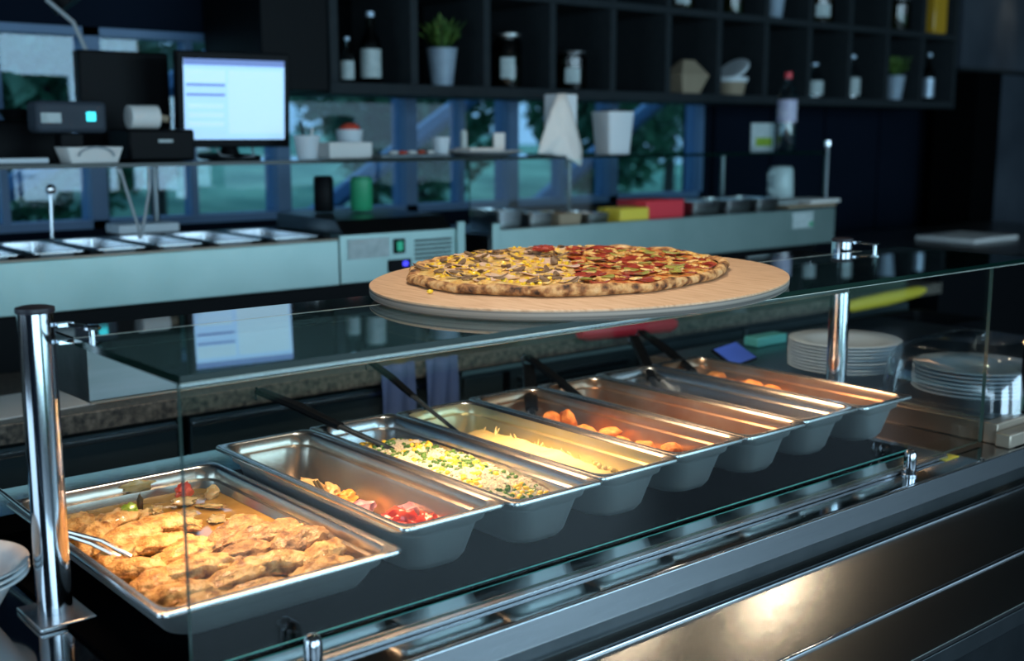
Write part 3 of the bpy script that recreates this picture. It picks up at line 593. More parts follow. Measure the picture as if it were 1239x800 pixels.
def ztop(x, y):
    # normalised radius inside the pizza ellipse
    c_, s_ = math.cos(-PT), math.sin(-PT); u, v = (x*c_-y*s_)/PA, (x*s_+y*c_)/PB; q = math.hypot(u, v)
    return .0115 + .0045*N(x, y, 18, 1) + .002*N(x, y, 55, 2), q
SR = (.764, -.645)
side = lambda x, y: x*SR[0]+y*SR[1]
cr = MB(); SEG = 140
cprof = [(.955, .0), (.985, .0015), (1.0, .006), (.998, .0105), (.985, .0140), (.965, .0150), (.945, .0135), (.925, .0105)]
R = []
for q, z in cprof:
    ring = []
    for k in range(SEG):
        s_ = 2*PI*k/SEG; x, y = ell(PA*q, PB*q, PT, s_); w_ = wob(s_); zz = z*(1+.30*N(x, y, 16, 3)+.18*N(x, y, 45, 4)) if z > .002 else z
        ring.append((x*w_, y*w_, zz))
    R.append(ring)
cr.rings(R, cap0=True, cap1=False); cr.build('crust', 'crust', pz, angle=80)
for nm, m, sgn in (('ham_half_topping', 'cheese', -1), ('pepperoni_half_topping', 'cheese_red', 1)):
    b = MB(); NQ, NS = 22, 140; V = []
    th0 = math.atan2(SR[1], SR[0]) - PI/2 + (PI if sgn < 0 else 0)
    for i in range(NQ+1):
        q = .95*i/NQ; row = []
        for j in range(71):
            phi = th0 + PI*j/70
            s_ = phi - PT; rr = q*PA*PB/math.sqrt((PB*math.cos(s_))**2 + (PA*math.sin(s_))**2)
            x, y = rr*math.cos(phi), rr*math.sin(phi); z = ztop(x, y)[0] + (.002 if sgn < 0 else 0)
            row.append(b.bm.verts.new((x, y, z - (.003 if i == NQ else 0))))
        V.append(row)
    for i in range(NQ):
        for j in range(70): b.bm.faces.new((V[i][j], V[i][j+1], V[i+1][j+1], V[i+1][j]))
    bmesh.ops.remove_doubles(b.bm, verts=b.bm.verts, dist=.00001)
    b.build(nm, m, pz, angle=80)
rp = random.Random(21)
def top_pts(n, sgn, qmax=.86, dmin=.0):
    out = []; tries = 0
    while len(out) < n and tries < 6000:
        tries += 1
        x, y = rp.uniform(-PA, PA), rp.uniform(-PA, PA); z, q = ztop(x, y)
        if q > qmax or side(x, y)*sgn < .004: continue
        if dmin and any(math.hypot(x-a, y-b_) < dmin for a, b_, _ in out): continue
        out.append((x, y, z))
    return out
def disc_mesh(r, h, name, m, sq=1., curl=.0, seed=0):
    b = MB(); Rr = []
    for q, z in ((0.85, 0), (1, h*.3), (1, h*.8), (.9, h), (.45, h*.8+curl*0)):
        Rr.append([(r*q*math.cos(2*PI*k/14)*(1+.07*math.sin(3*2*PI*k/14+seed)), r*q*sq*math.sin(2*PI*k/14), z + curl*q*q*(math.cos(2*2*PI*k/14)*.5+.5)) for k in range(14)])
    b.rings(Rr); return b.mesh(name, m, angle=60)
def strew(name, meshes, pts, lift, tilt=.2, s=(.85, 1.15)):
    for x, y, z in pts:
        o = bpy.data.objects.new(name, rp.choice(meshes)); COL.objects.link(o); o.parent = pz; o.location = (x, y, z+lift)
        o.rotation_euler = (rp.uniform(-tilt, tilt), rp.uniform(-tilt, tilt), rp.uniform(0, 6.28)); k_ = rp.uniform(*s); o.scale = (k_, k_, k_)
strew('pepperoni_slice', [disc_mesh(.017, .0015, 'pepperoni_slice', 'pepperoni', 1, .0015), disc_mesh(.014, .002, 'pepperoni_slice', 'pepperoni', .8, .003, 2)], top_pts(64, 1, .90, .020), .001, .12)
strew('pepper_ring', [disc_mesh(.011, .002, 'pepper_ring', 'jalapeno', .8, .001), disc_mesh(.014, .0025, 'pepper_ring', 'jalapeno', .6, .002, 1)], top_pts(22, 1, .82, .035), .003, .12)
strew('ham_slice', [disc_mesh(.022, .0015, 'ham_slice', 'ham', .7, .002), disc_mesh(.017, .002, 'ham_slice', 'ham', .8, .003, 3)], top_pts(36, -1, .86, .026), .001, .14)
strew('mushroom_slice', [disc_mesh(.015, .0025, 'mushroom_slice', 'mushroom', .35, .003), disc_mesh(.010, .002, 'mushroom_slice', 'mushroom', .6, .001, 1)], top_pts(60, -1, .92, .016), .004, .25)
b = MB(); b.lump((0,0,0), .0045, .0038, .003, amp=.15, sub=1); cm = b.mesh('corn_kernel', 'corn')
strew('corn_kernel', [cm], top_pts(190, -1, .90), .003, .5)
b = MB(); b.lump((0,0,0), .009, .0045, .0022, amp=.4, freq=2, sub=2, seed=4); chm = b.mesh('cheese_shred', 'cheese')
strew('cheese_shred', [chm], top_pts(90, -1, .92)+top_pts(120, 1, .92), .0028, .25)
b = MB(); b.lump((-.012,0,.004), .022, .016, .006, amp=.3, seed=9, sub=3)
o = b.build('curled_pepperoni_slice', 'pepperoni', pz); o.location = (.07, .13, .020)
x, y = .48-PC[0]+.03, .155-PC[1]
tag(MB().lump((.452, .115, .3050), .005, .004, .003, sub=2).build('fallen_corn_kernel', 'corn'), 'single yellow corn kernel fallen on the board near its left edge', 'corn')

# ================================================================== PLATES AND DOME
def plate_mesh(r=.125, name='plate'):
    b = MB(); b.lathe([(.055, 0), (.062, .0), (.066, .0030), (.080, .0105), (r-.004, .0155), (r, .0172), (r-.0012, .0184), (.090, .0140), (.078, .0118), (.064, .0060)], seg=48)
    return b.mesh(name, 'white', angle=60)
pm = plate_mesh(); ORD = ['topmost', 'second', 'third', 'fourth', 'fifth', 'sixth', 'seventh', 'eighth', 'ninth', 'tenth', 'eleventh']
def stack(x, y, z, n, pitch, text, group):
    for k in range(n):
        o = bpy.data.objects.new('dinner_plate', pm); COL.objects.link(o); o.location = (x+rnd.uniform(-.0015,.0015), y+rnd.uniform(-.0015,.0015), z+k*pitch)
        i = n-1-k; tag(o, ('topmost white dinner plate of the %s' if i == 0 else ORD[i]+' white dinner plate from the top of the %s') % text, 'plate', group)
stack(1.775, .345, -.0155, 9, .0073, 'uncovered stack behind the chrome post', 'uncovered plate stack')
stack(1.775, .030, -.0155, 7, .0080, 'stack under the clear plastic dome', 'plate stack under the dome')
dm = thing('plastic_dome', 'clear plastic dome cover over the right plate stack', 'cover', (1.80, .03, -.0155))
Rg = [rrect(.165, .150, .05, .001), rrect(.163, .148, .05, .030), rrect(.158, .143, .05, .075), rrect(.145, .130, .055, .100), rrect(.120, .105, .06, .113), rrect(.07, .06, .05, .118)]
Ri = [[(p[0]*.985, p[1]*.985, p[2]-.0015 if i_ > 1 else p[2]) for p in r_] for i_, r_ in enumerate(Rg)]
b = MB(); b.rings(Rg, cap0=False); b.build('dome_shell', 'plastic_clear', dm)
b = MB(); b.rings([rrect(.172, .157, .052, .0003), rrect(.172, .157, .052, .003), rrect(.166, .151, .05, .003), rrect(.166, .151, .05, .0003), rrect(.172, .157, .052, .0003)], False, False); b.build('dome_rim', 'plastic_clear', dm)
MB().box(-.02, .02, -.008, .008, .118, .128).build('dome_handle', 'plastic_clear', dm, bevel=.003)
# white deep dishes at the left edge of the frame
def dish(z, label, tilt=0.):
    b = MB(); b.lathe([(.040, 0), (.045, .001), (.074, .050), (.090, .058), (.091, .0600), (.088, .0608), (.073, .0520), (.042, .004)], seg=48)
    o = b.build('white_dish', 'white', angle=60); o.location = (-.148, .258, z); o.rotation_euler = (0, tilt, .3); tag(o, label, 'dish', 'white dishes beside the left post')
dish(ZC+.0005, 'lowest deep white dish of the pile left of the post'); dish(ZC+.0075, 'middle deep white dish of the pile left of the post'); dish(ZC+.0145, 'top deep white dish of the pile left of the post')

# phone and packet on the counter's back edge
ph = thing('phone', 'phone with a bright blue screen lying behind the far pans', 'phone', (1.65, .560, ZC), .25)
MB().box(-.075, .075, -.04, .04, .0005, .009).build('body', 'black', ph, bevel=.002); MB().box(-.070, .070, -.036, .036, .0091, .0097).build('screen', 'bluescreen', ph, smooth=False)
ph.rotation_euler = (math.radians(30), 0, .25); ph.location.z = .004; ph.scale = (.85, .85, .85)
tag(MB().box(1.86, 1.98, .655, .70, -.015, .010).build('teal_packet', 'teal', bevel=.004), 'small teal packet behind the blue phone', 'packet')

# ================================================================== KITCHEN WORKTOP BELOW THE BACK COUNTER
wk = thing('prep_worktop', 'speckled brown-grey worktop running along the kitchen behind the pans', 'worktop', (1.5, 1.45, -.95))
box('slab', 'granite', -2.6, 3.68, 1.20, 1.95, -.092, -.050, wk, .003)
for i, (a, b_) in enumerate(((-1.2, -.62), (-.60, -.02), (0, .58), (.60, 1.32))):
    k = thing('kitchen_cabinet', ['dark cabinet under the worktop at the far left, behind the left post', 'dark drawer cabinet under the worktop behind the white dishes', 'dark drawer cabinet under the worktop behind the chicken pan', 'dark drawer cabinet under the worktop behind the vegetable pan'][i], 'cabinet', ((a+b_)/2, 1.5, -.95), group='cabinets under the worktop')
    box('body', 'black', a, b_, 1.25, 1.9, -.95, -.093, k)
    for z0, z1 in ((-.215, -.105), (-.42, -.225), (-.66, -.43), (-.90, -.67)): 
        d = box('drawer', 'panelgrey', a+.006, b_-.006, 1.228, 1.2495, z0, z1, k, .002)
        MB().box(a+.006-k.location.x, b_-.006-k.location.x, 1.215-1.5, 1.2275-1.5, z1-.018+.95, z1-.006+.95).build('handle_strip', 'steel', d, bevel=.002)
fr = thing('vented_fridge_unit', 'teal-grey undercounter fridge unit with vent slats behind the mash pan', 'fridge', (1.65, 1.5, -.95))
box('body', 'panelgrey', 1.36, 2.02, 1.235, 1.9, -.95, -.093, fr); box('top_edge', 'fascia', 1.36, 2.02, 1.222, 1.234, -.112, -.100, fr)
box('control_panel', 'panelgrey', 1.37, 1.50, 1.222, 1.234, -.25, -.12, fr); box('side_strip', 'black', 1.51, 1.53, 1.226, 1.2345, -.90, -.12, fr)
for q in range(7): box('vent_slat', 'dark_steel', 1.56, 1.98, 1.216, 1.2345, -.15-q*.022, -.141-q*.022, fr, .001)
f2 = thing('drawer_fridge', 'blue-grey drawer fridge under the worktop behind the far pans', 'fridge', (2.7, 1.5, -.95))
box('body', 'panelgrey', 2.04, 3.5, 1.25, 1.9, -.95, -.093, f2)
for a, b_ in ((2.05, 2.52), (2.53, 3.0), (3.01, 3.49)):
    for z0, z1 in ((-.30, -.11), (-.55, -.31), (-.90, -.56)):
        d = box('drawer', 'panelgrey', a, b_, 1.225, 1.2495, z0, z1, f2, .003); MB().tube([(a+.05-2.7, -.30, z1-.03+.95), (b_-.05-2.7, -.30, z1-.03+.95)], .008, 8).build('handle', 'steel', d)
def towel(x, label):
    b = MB(); V = []
    for j in range(9):
        V.append([b.bm.verts.new((x+.10*i/8, 1.204 - .008*math.sin(i*1.6+j*.3) - .008, -.045 - .028*j)) for i in range(9)])
    for j in range(8):
        for i in range(8): b.bm.faces.new((V[j][i], V[j][i+1], V[j+1][i+1], V[j+1][i]))
    o = b.build('blue_towel', 'blue', angle=90); s = o.modifiers.new('s', 'SOLIDIFY'); s.thickness = .004; tag(o, label, 'towel', 'blue towels')
towel(1.09, 'left blue towel hanging from the worktop edge behind the rice pan'); towel(1.225, 'right blue towel hanging from the worktop edge behind the mash pan')
# things on the worktop
tag(box('paper_sheet', 'paper', .02, .40, 1.24, 1.45, -.0495, -.046, bevel=.001, rz=.1), 'white paper sheets on the worktop behind the left post', 'paper')
tag(MB().tube([(1.735, 1.172, -.030), (1.76, 1.172, -.030), (1.95, 1.172, -.036), (2.10, 1.172, -.043), (2.125, 1.172, -.045)], [.016, .026, .027, .025, .014], 16).build('rolled_red_cloth', 'red'), 'long rolled red cloth along the worktop edge under the pizza board', 'cloth')
tag(MB().lump((1.215, 1.30, -.035), .028, .020, .0145, amp=.1, sub=3).build('lemon', 'yellow'), 'small yellow lemon on the worktop behind the rice pan', 'fruit')
tag(box('black_tray', 'black', 1.32, 1.58, 1.26, 1.42, -.0495, -.030, bevel=.004), 'flat black tray on the worktop left of the red cloth', 'tray')
tag(box('yellow_pot', 'yellow', 1.62, 1.67, 1.36, 1.41, -.0495, .0, bevel=.004), 'small yellow pot right of the flat black tray', 'pot')
for q, (x, y, m, lab) in enumerate([(2.22, 1.34, 'white', 'small white pot behind the rolled red cloth'), (2.42, 1.36, 'kraft', 'small brown pot between white pots on the worktop'), (2.60, 1.33, 'label', 'pale grey pot on the worktop behind the chrome post')]):
    tag(MB().lathe([(.03, .0005), (.036, .002), (.042, .065), (.040, .067), (.034, .01)], (x, y, -.05), 20).build('small_pot', m), lab, 'pot')
# right end: dark side counter with yellow board and black crates
rc = thing('side_counter', 'dark counter at the right end of the kitchen', 'counter', (4.4, 1.6, -.95))
box('body', 'black', 3.75, 5.9, 1.25, 2.2, -.95, -.02, rc); box('worktop', 'dark_steel', 3.70, 5.95, 1.20, 2.25, -.02, .02, rc, .004)
tag(MB().tube([(3.0, 1.170, -.078), (3.03, 1.170, -.077), (3.25, 1.168, -.070), (3.45, 1.17, -.062), (3.50, 1.17, -.060)], [.012, .022, .026, .020, .010], 14).build('rolled_yellow_cloth', 'yellow'), 'rolled yellow cloth along the worktop edge beside the far post', 'cloth')
for q, (x0_, y0_, x1_, lab) in enumerate([(2.55, .98, 2.95, 'black crate behind the uncovered plate stack'), (3.0, 1.0, 3.40, 'black crate behind the plastic dome')]):
    k = thing('black_crate', lab, 'crate', ((x0_+x1_)/2, y0_, -.95), group='black crates in the aisle')
    b = MB(); b.rings([rrect(.17, .11, .03, 0), rrect(.18, .12, .03, .002), rrect(.20, .14, .03, .82), rrect(.205, .145, .03, .83), rrect(.19, .13, .03, .83), rrect(.165, .105, .03, .02)]); b.build('body', 'black', k)
    MB().tube([(-.08, -.145, .74), (-.06, -.165, .75), (.06, -.165, .75), (.08, -.145, .74)], .005, 8).build('handle', 'chrome', k)
tag(box('white_board', 'paper', 4.55, 4.95, 1.55, 1.85, .0205, .04, bevel=.004), 'pale board lying on the dark counter at the far right', 'board')

# ================================================================== BACK COUNTER (refrigerated topping rails)
def pan_small(parent, x0, x1, y0, y1, z):
    L = parent.location; cx, cy = (x0+x1)/2-L.x, (y0+y1)/2-L.y; hx, hy = (x1-x0)/2, (y1-y0)/2; z -= L.z
    b = MB(); b.rings([rrect(hx, hy, .012, z-.003, 4, cx, cy), rrect(hx, hy, .012, z, 4, cx, cy), rrect(hx-.012, hy-.012, .02, z, 4, cx, cy), rrect(hx-.016, hy-.016, .02, z-.06, 4, cx, cy)], cap0=False)
    return b.build('topping_pan', 'steel', parent)
u1 = thing('topping_rail', 'long steel topping rail with six open pans under the monitor shelf', 'counter', (.8, 1.8, .095))
box('fascia', 'fascia', -2.2, 1.26, 1.65, 1.665, .096, .222, u1, .002); box('base', 'dark_steel', -2.2, 1.70, 1.67, 2.05, .097, .15, u1)
box('front_lip', 'beige', -2.2, 1.26, 1.651, 1.668, .2225, .2265, u1, .001); box('rear_panel', 'dark_steel', -2.2, 1.70, 2.035, 2.05, .15, .235, u1)
for a in (-.6, -.26, .07, .235): pass
edges = [.26, .425, .58, .735, .89, 1.06, 1.235]
for a, b_ in zip(edges, edges[1:]): pan_small(u1, a+.012, b_-.012, 1.685, 2.01, .236)
for a in [-.4, -.07]: pan_small(u1, a, a+.30, 1.685, 2.01, .236)
for a in edges: box('divider', 'black', a-.010, a+.010, 1.67, 2.03, .15, .234, u1)
box('control_box', 'fascia', 1.265, 1.70, 1.652, 1.70, .097, .235, u1, .002)
b = MB(); b.rings([[(1.28-.8, 1.655-1.8, .140), (1.66-.8, 1.655-1.8, .140), (1.66-.8, 2.03-1.8, .140), (1.28-.8, 2.03-1.8, .140)], [(1.28-.8, 1.70-1.8, .178), (1.66-.8, 1.70-1.8, .178), (1.66-.8, 2.03-1.8, .185), (1.28-.8, 2.03-1.8, .185)]]); b.build('sloped_cover', 'dark_steel', u1, smooth=False)
box('end_post', 'fascia', 1.672, 1.70, 1.64, 1.651, .097, .255, u1, .002)
box('sticker', 'label', 1.29, 1.43, 1.6495, 1.6515, .165, .222, u1, 0); box('switch_plate', 'black', 1.445, 1.485, 1.648, 1.6515, .172, .215, u1, .001); box('switch', 'greenled', 1.455, 1.475, 1.645, 1.648, .180, .207, u1, .001)
box('display', 'black', 1.425, 1.505, 1.647, 1.6515, .118, .155, u1, .001); box('display_light', 'blueled', 1.475, 1.492, 1.645, 1.647, .135, .148, u1, 0)
for q in range(5): box('vent_slat', 'black', 1.52, 1.655, 1.6485, 1.6515, .150+q*.013, .156+q*.013, u1, 0)
box('lower_panel', 'black', -2.2, 1.70, 1.72, 1.80, -.0495, .0965, u1)
u2 = thing('ingredient_rail', 'steel topping rail with small tubs at the right behind the pizza', 'counter', (2.7, 1.8, .08))
box('fascia', 'fascia', 1.80, 3.58, 1.63, 1.645, .082, .222, u2, .002); box('base', 'dark_steel', 1.80, 3.58, 1.65, 2.05, .082, .205, u2); box('end_post', 'fascia', 1.79, 1.82, 1.618, 1.629, .06, .245, u2, .002)
box('sticker', 'label', 3.30, 3.43, 1.6275, 1.6295, .150, .212, u2, 0); box('green_dot', 'green', 3.405, 3.428, 1.6255, 1.6275, .155, .172, u2, 0)
box('lower_panel', 'black', 1.80, 3.58, 1.72, 1.80, -.0495, .082, u2)
tubs = [('tub', 'steel', 1.86, .07, 'low steel tub at the left end of the ingredient rail'), ('tub', 'pan_steel', 1.99, .055, 'low shiny tub second on the ingredient rail'), ('tub', 'kraft', 2.12, .050, 'brown tub on the ingredient rail behind the pizza'), ('tub', 'pan_steel', 2.25, .045, 'shallow steel tub left of the yellow tub')]
for nm, m, x, h, lab in tubs:
    k = thing('ingredient_tub', lab, 'tub', (x+.055, 1.76, .2055), group='tubs on the ingredient rail')
    b = MB(); b.rings([rrect(.046, .075, .012, 0, 4), rrect(.052, .082, .012, h, 4), rrect(.046, .076, .012, h, 4), rrect(.042, .072, .012, .008, 4)]); b.build('tub', m, k)
    for q in range(3): MB().lump((rnd.uniform(-.02,.02), rnd.uniform(-.05,.05), h*.8), .022, .018, .012, seed=q+len(lab), sub=2).build('filling', ['paper', 'mushroom', 'foam', 'jarfill'][(q+int(x*10)) % 4], k)
tag(box('yellow_tub', 'yellow', 2.39, 2.53, 1.665, 1.78, .2055, .262, bevel=.004), 'bright yellow tub on the ingredient rail', 'tub')
tag(box('red_tub', 'red', 2.545, 2.74, 1.69, 1.84, .2055, .282, bevel=.004), 'bright red tub right of the yellow tub', 'tub')
for q, (x, wd) in enumerate(((2.78, .16), (2.97, .15), (3.15, .14))):
    k = thing('steel_tub', ['shiny steel tub right of the red tub', 'shiny steel tub in the middle of the right group', 'last shiny steel tub before the wooden boards'][q], 'tub', (x+wd/2, 1.78, .2055), group='steel tubs right of the red tub')
    b = MB(); b.rings([rrect(wd/2-.01, .09, .012, 0, 4), rrect(wd/2-.004, .10, .012, .062, 4), rrect(wd/2-.012, .092, .012, .062, 4), rrect(wd/2-.016, .086, .012, .01, 4)]); b.build('tub', 'pan_steel', k)
tag(box('wooden_tray', 'kraft', 3.34, 3.66, 1.68, 1.92, .2225, .236, bevel=.003), 'brown board at the right end of the ingredient rail', 'board')
tag(box('pizza_box_lid', 'paper', 3.50, 3.70, 1.69, 1.85, .2365, .250, bevel=.003), 'white flat box on the brown board', 'box')
tag(box('flat_bread', 'label', 3.34, 3.46, 1.72, 1.82, .2365, .2465, bevel=.004), 'small pale flat loaf on the brown board', 'food')
# glass shelf above
sh = thing('monitor_shelf', 'long dark-edged glass shelf carrying monitor, cups and napkins', 'shelf', (1.5, 1.95, .44))
pane('glass_pane', sh, -2.2, 3.68, 1.76, 2.20, .432, .442, ['topglass', 'edge'], 2)
for x in (-.3, .95, 2.60, 3.50): MB().tube([(x-1.5, .20, .15-.44 if 0 else -.235), (x-1.5, .20, -.0085)], .010, 10).build('shelf_post', 'dark_steel', sh)
gg = thing('rail_guard_glass', 'upright glass guard in front of the ingredient rail', 'glass', (2.72, 1.745, .225))
pane('glass_pane', gg, 1.80, 3.66, 1.742, 1.748, .258, .431, ['clear', 'edge_light'], 1)
MB().tube([(3.675-2.72, 0, -.0), (3.675-2.72, 0, .24)], .006, 10).build('end_post', 'dark_steel', gg)
MB().lathe([(.014, 0), (.014, .02)], (3.675-2.72, 0, .24), 12).build('post_cap', 'chrome', gg)

ZS = .4425
mo = thing('till_monitor', 'bright touch screen till monitor on the glass shelf', 'monitor', (1.105, 1.95, ZS), 0)
mo.rotation_euler = (math.radians(4), 0, -.12)
MB().box(-.165, .165, -.012, .022, .035, .300).build('casing', 'black', mo, bevel=.004)
sr = MB().box(-.147, .147, -.0145, -.0122, .058, .279).build('screen', 'screen', mo, smooth=False)
MB().box(-.147, .147, -.0152, -.0146, .262, .279).build('title_bar', 'screen_bar', sr, smooth=False)
for z in (.205, .178): MB().box(-.141, -.030, -.0152, -.0146, z, z+.007).build('menu_bar', 'screen_bar', sr, smooth=False)
MB().box(-.020, .140, -.0150, -.0146, .075, .250).build('order_panel', 'screen_pale', sr, smooth=False)
MB().box(-.143, -.028, -.0150, -.0146, .215, .250).build('menu_panel', 'screen_pale', sr, smooth=False)
for z in (.095, .120, .145): MB().box(-.135, -.035, -.0152, -.0146, z, z+.012).build('menu_row', 'screen_pale', sr, smooth=False)
MB().lathe([(.09, 0.0005), (.09, .008), (.03, .012), (.02, .04)], (0, .04, 0), 24).build('stand', 'black', mo)
MB().tube([(-.05, .02, .035), (-.04, .0, .012), (0, -.03, .006), (.05, -.02, .010), (.06, .02, .04)], .003, 6).build('cable', 'cable', mo)
tl = thing('till_screen', 'large black till screen seen from behind, left of the monitor', 'monitor', (.86, 2.12, ZS))
MB().box(-.13, .13, -.015, .03, .02, .30).build('casing', 'black', tl, bevel=.006); MB().box(-.07, .07, -.06, .06, .0005, .0195).build('stand', 'black', tl, bevel=.003)
rp_ = thing('receipt_printer', 'black receipt printer with a white paper roll on top', 'printer', (.86, 1.93, ZS))
MB().box(-.10, .085, -.07, .08, .0005, .085).build('casing', 'black', rp_, bevel=.008); MB().tube([(-.078, -.02, .117), (.0, -.02, .117)], .031, 24).build('paper_roll', 'paper', rp_); MB().tube([(.001, -.02, .117), (.03, -.02, .112)], .010, 12).build('roll_core', 'kraft', rp_)
MB().box(-.02, .02, -.072, -.0702, .05, .058).build('badge', 'label', rp_, smooth=False)
ct = thing('card_terminal', 'dark blue-black card terminal with a cyan light at the left', 'terminal', (.62, 1.90, ZS))
MB().box(-.09, .09, -.03, .05, .075, .155, rz=0).build('head', 'bluegrey', ct, bevel=.012); MB().box(-.03, .03, -.02, .03, .0005, .0745).build('stem', 'black', ct, bevel=.004); MB().box(.035, .058, -.0325, -.0302, .105, .128).build('status_light', 'leddot', ct, smooth=False); MB().box(-.08, -.03, -.0325, -.0302, .10, .125).build('glare_strip', 'label', ct, smooth=False)
for q, (x, w1, h, lab) in enumerate([(.33, .12, .20, 'bulky black coffee grinder at the far left of the shelf'), (.56, .13, .10, 'low black box behind the card terminal')]):
    k = thing('black_machine', lab, 'machine', (x, 2.12, ZS), group='black machines at the left of the shelf')
    b = MB(); b.rings([rrect(w1, .055, .03, .0005), rrect(w1, .055, .03, h*.7), rrect(w1*.8, .05, .03, h), rrect(w1*.5, .04, .03, h*1.08)]); b.build('casing', 'black', k); MB().lathe([(.03, h*1.09), (.045, h*1.35), (.04, h*1.38)], (0, 0, 0), 16).build('hopper', 'black', k)
# overhead arm with cables at top left
ar = thing('overhead_arm', 'black overhead equipment arm with cables at the top left', 'arm', (.66, 2.3, 1.0))
MB().tube([(-.05, 0, .6), (.0, 0, .05), (.12, -.05, -.12)], [.05, .05, .06], 12).build('arm', 'black', ar)
MB().tube([(-.10, -.04, .35), (-.04, -.06, .06), (.01, -.07, -.02)], .008, 8).build('upper_cable', 'cable', ar)
MB().tube([(.03, -.09, -.12), (.09, -.12, -.18), (.12, -.14, -.27), (.135, -.16, -.36)], .006, 8).build('lower_cable', 'cable', ar)
wt = thing('cable_tray', 'open white box with coiled cable below the card terminal', 'tray', (.645, 1.84, ZS))
b = MB(); b.rings([rrect(.060, .04, .006, .0005, 3), rrect(.072, .048, .006, .040, 3), rrect(.069, .045, .006, .040, 3), rrect(.057, .037, .006, .004, 3)]); b.build('box', 'paper', wt)
MB().tube([(.045*math.cos(a), -.052, .018+.022*math.sin(a)) for a in [PI*k/8 for k in range(9)]], .003, 6).build('cable_loop', 'cable', wt)
tag(MB().tube([(.40, 1.81, ZS+.008), (.53, 1.81, ZS+.008)], .0075, 10).build('marker_pen', 'foam'), 'white marker pen lying at the left edge of the shelf', 'pen')
for q, xx in enumerate((.55, )): pass
pn = thing('hanging_cable', 'pale cable hanging in a V below the shelf at the left', 'cable', (.73, 1.745, .42))
MB().tube([(-.045, 0, .01), (-.03, .0, -.05), (-.005, 0, -.14), (.0, .01, -.17)], .004, 6).build('strand', 'cable', pn); MB().tube([(.03, 0, .01), (.028, .0, -.05), (.012, 0, -.12), (.004, .01, -.17)], .004, 6).build('strand', 'cable', pn)
# cups etc.
def cup(x, y, r, h, m, label, name='paper_cup', z=ZS, fill=None, straws=0, group='white cups on the shelf'):
    t = thing(name, label, 'cup', (x, y, z), group=group)
    MB().lathe([(r*.72, .0005), (r*.75, .002), (r, h-.002), (r*1.03, h), (r*.95, h), (r*.72, .006)], seg=24).build('cup', m, t)
    if fill: MB().lump((0, 0, h), r*.8, r*.8, r*.5, sub=2).build('filling', fill, t)
    for k in range(straws): MB().tube([(.3*r*k, 0, .01), (.5*r*(k*2-1), 0, h+.04-.02*k)], .003, 6).build('straw', 'black' if k == 0 else 'paper', t)
cup(1.268, 1.82, .037, .068, 'foam', 'white cup with straws right of the monitor', straws=2)
cup(1.50, 1.96, .042, .085, 'foam', 'white cup with red filling behind the white box', fill='tomato')
cup(1.79, 1.88, .030, .062, 'foam', 'small pale cup between the white box and platter')
tag(box('takeaway_box', 'paper', 1.36, 1.51, 1.85, 1.93, ZS+.0005, ZS+.048, bevel=.003), 'white takeaway box beside the cup with straws', 'box')
sm = thing('cutting_board', 'dark serving board with red scraps on the shelf', 'board', (1.66, 1.88, ZS)); MB().box(-.15, .11, -.08, .08, .0005, .010).build('board', 'dark_steel', sm, bevel=.002)
for q in range(5): MB().lump((-.08+q*.035, -.04, .016), .018, .012, .006, seed=q, sub=2).build('scrap', 'tomato' if q % 2 else 'paper', sm)
pf = thing('white_platter', 'flat white platter on the shelf', 'platter', (1.99, 1.93, ZS)); MB().lathe([(.09, .0005), (.10, .002), (.145, .016), (.143, .018), (.09, .006)], seg=32).build('dish', 'white', pf)
MB().box(-.08, .06, -.05, .04, .012, .026).build('napkin_stack', 'paper', pf, bevel=.003); MB().lathe([(.012, .0065), (.012, .075), (.006, .085)], (-.03, .05, 0), 14).build('salt_shaker', 'label', pf)
b = MB(); b.box(.055, .10, -.01, .0, .018, .075); o = b.build('folded_card', 'paper', pf, bevel=.001)
nk = thing('napkin_box', 'tall white napkin box with a paper napkin hanging down its front', 'napkin', (2.22, 1.83, ZS))
MB().box(.028, .118, .0, .07, .0005, .205).build('box', 'foam', nk, bevel=.003)
b = MB(); P = [(.030, .0, .206), (.062, -.004, .207), (.070, -.03, .14), (.100, -.045, .035), (.060, -.085, -.036), (.015, -.075, -.012), (-.040, -.05, .004), (-.115, -.06, .008), (-.075, -.045, .075), (-.025, -.025, .150)]
cc = (.01, -.055, .075); V = [b.bm.verts.new(p) for p in P]; c0 = b.bm.verts.new(cc)
for i in range(len(V)): b.bm.faces.new((V[i], V[(i+1) % len(V)], c0))
bmesh.ops.subdivide_edges(b.bm, edges=b.bm.edges, cuts=3, use_grid_fill=True)
for v in b.bm.verts: v.co.y += .006*noise.noise(v.co*25)
o = b.build('napkin', 'paper', nk, angle=60); s_ = o.modifiers.new('s', 'SOLIDIFY'); s_.thickness = .002
bk = thing('white_bucket', 'tapered white paper bucket right of the hanging napkin', 'bucket', (2.56, 1.88, ZS))
b = MB(); b.rings([rrect(.052, .04, .01, .0005, 4), rrect(.064, .05, .012, .150, 4), rrect(.061, .047, .012, .150, 4), rrect(.050, .038, .01, .004, 4)]); b.build('bucket', 'foam', bk); MB().box(-.04, .04, -.025, .025, .12, .156).build('dark_contents', 'black', bk)
bt = thing('water_bottle', 'tall clear bottle with a red cap and lilac label', 'bottle', (3.60, 1.90, ZS))
MB().lathe([(.036, .0005), (.040, .01), (.040, .21), (.030, .25), (.014, .285), (.014, .30)], seg=24).build('bottle', 'bottleglass', bt); MB().lathe([(.016, .296), (.016, .322)], seg=16).build('cap', 'red', bt); MB().lathe([(.0408, .12), (.0408, .21)], seg=24, cap0=False, cap1=False).build('label', 'lilac', bt)
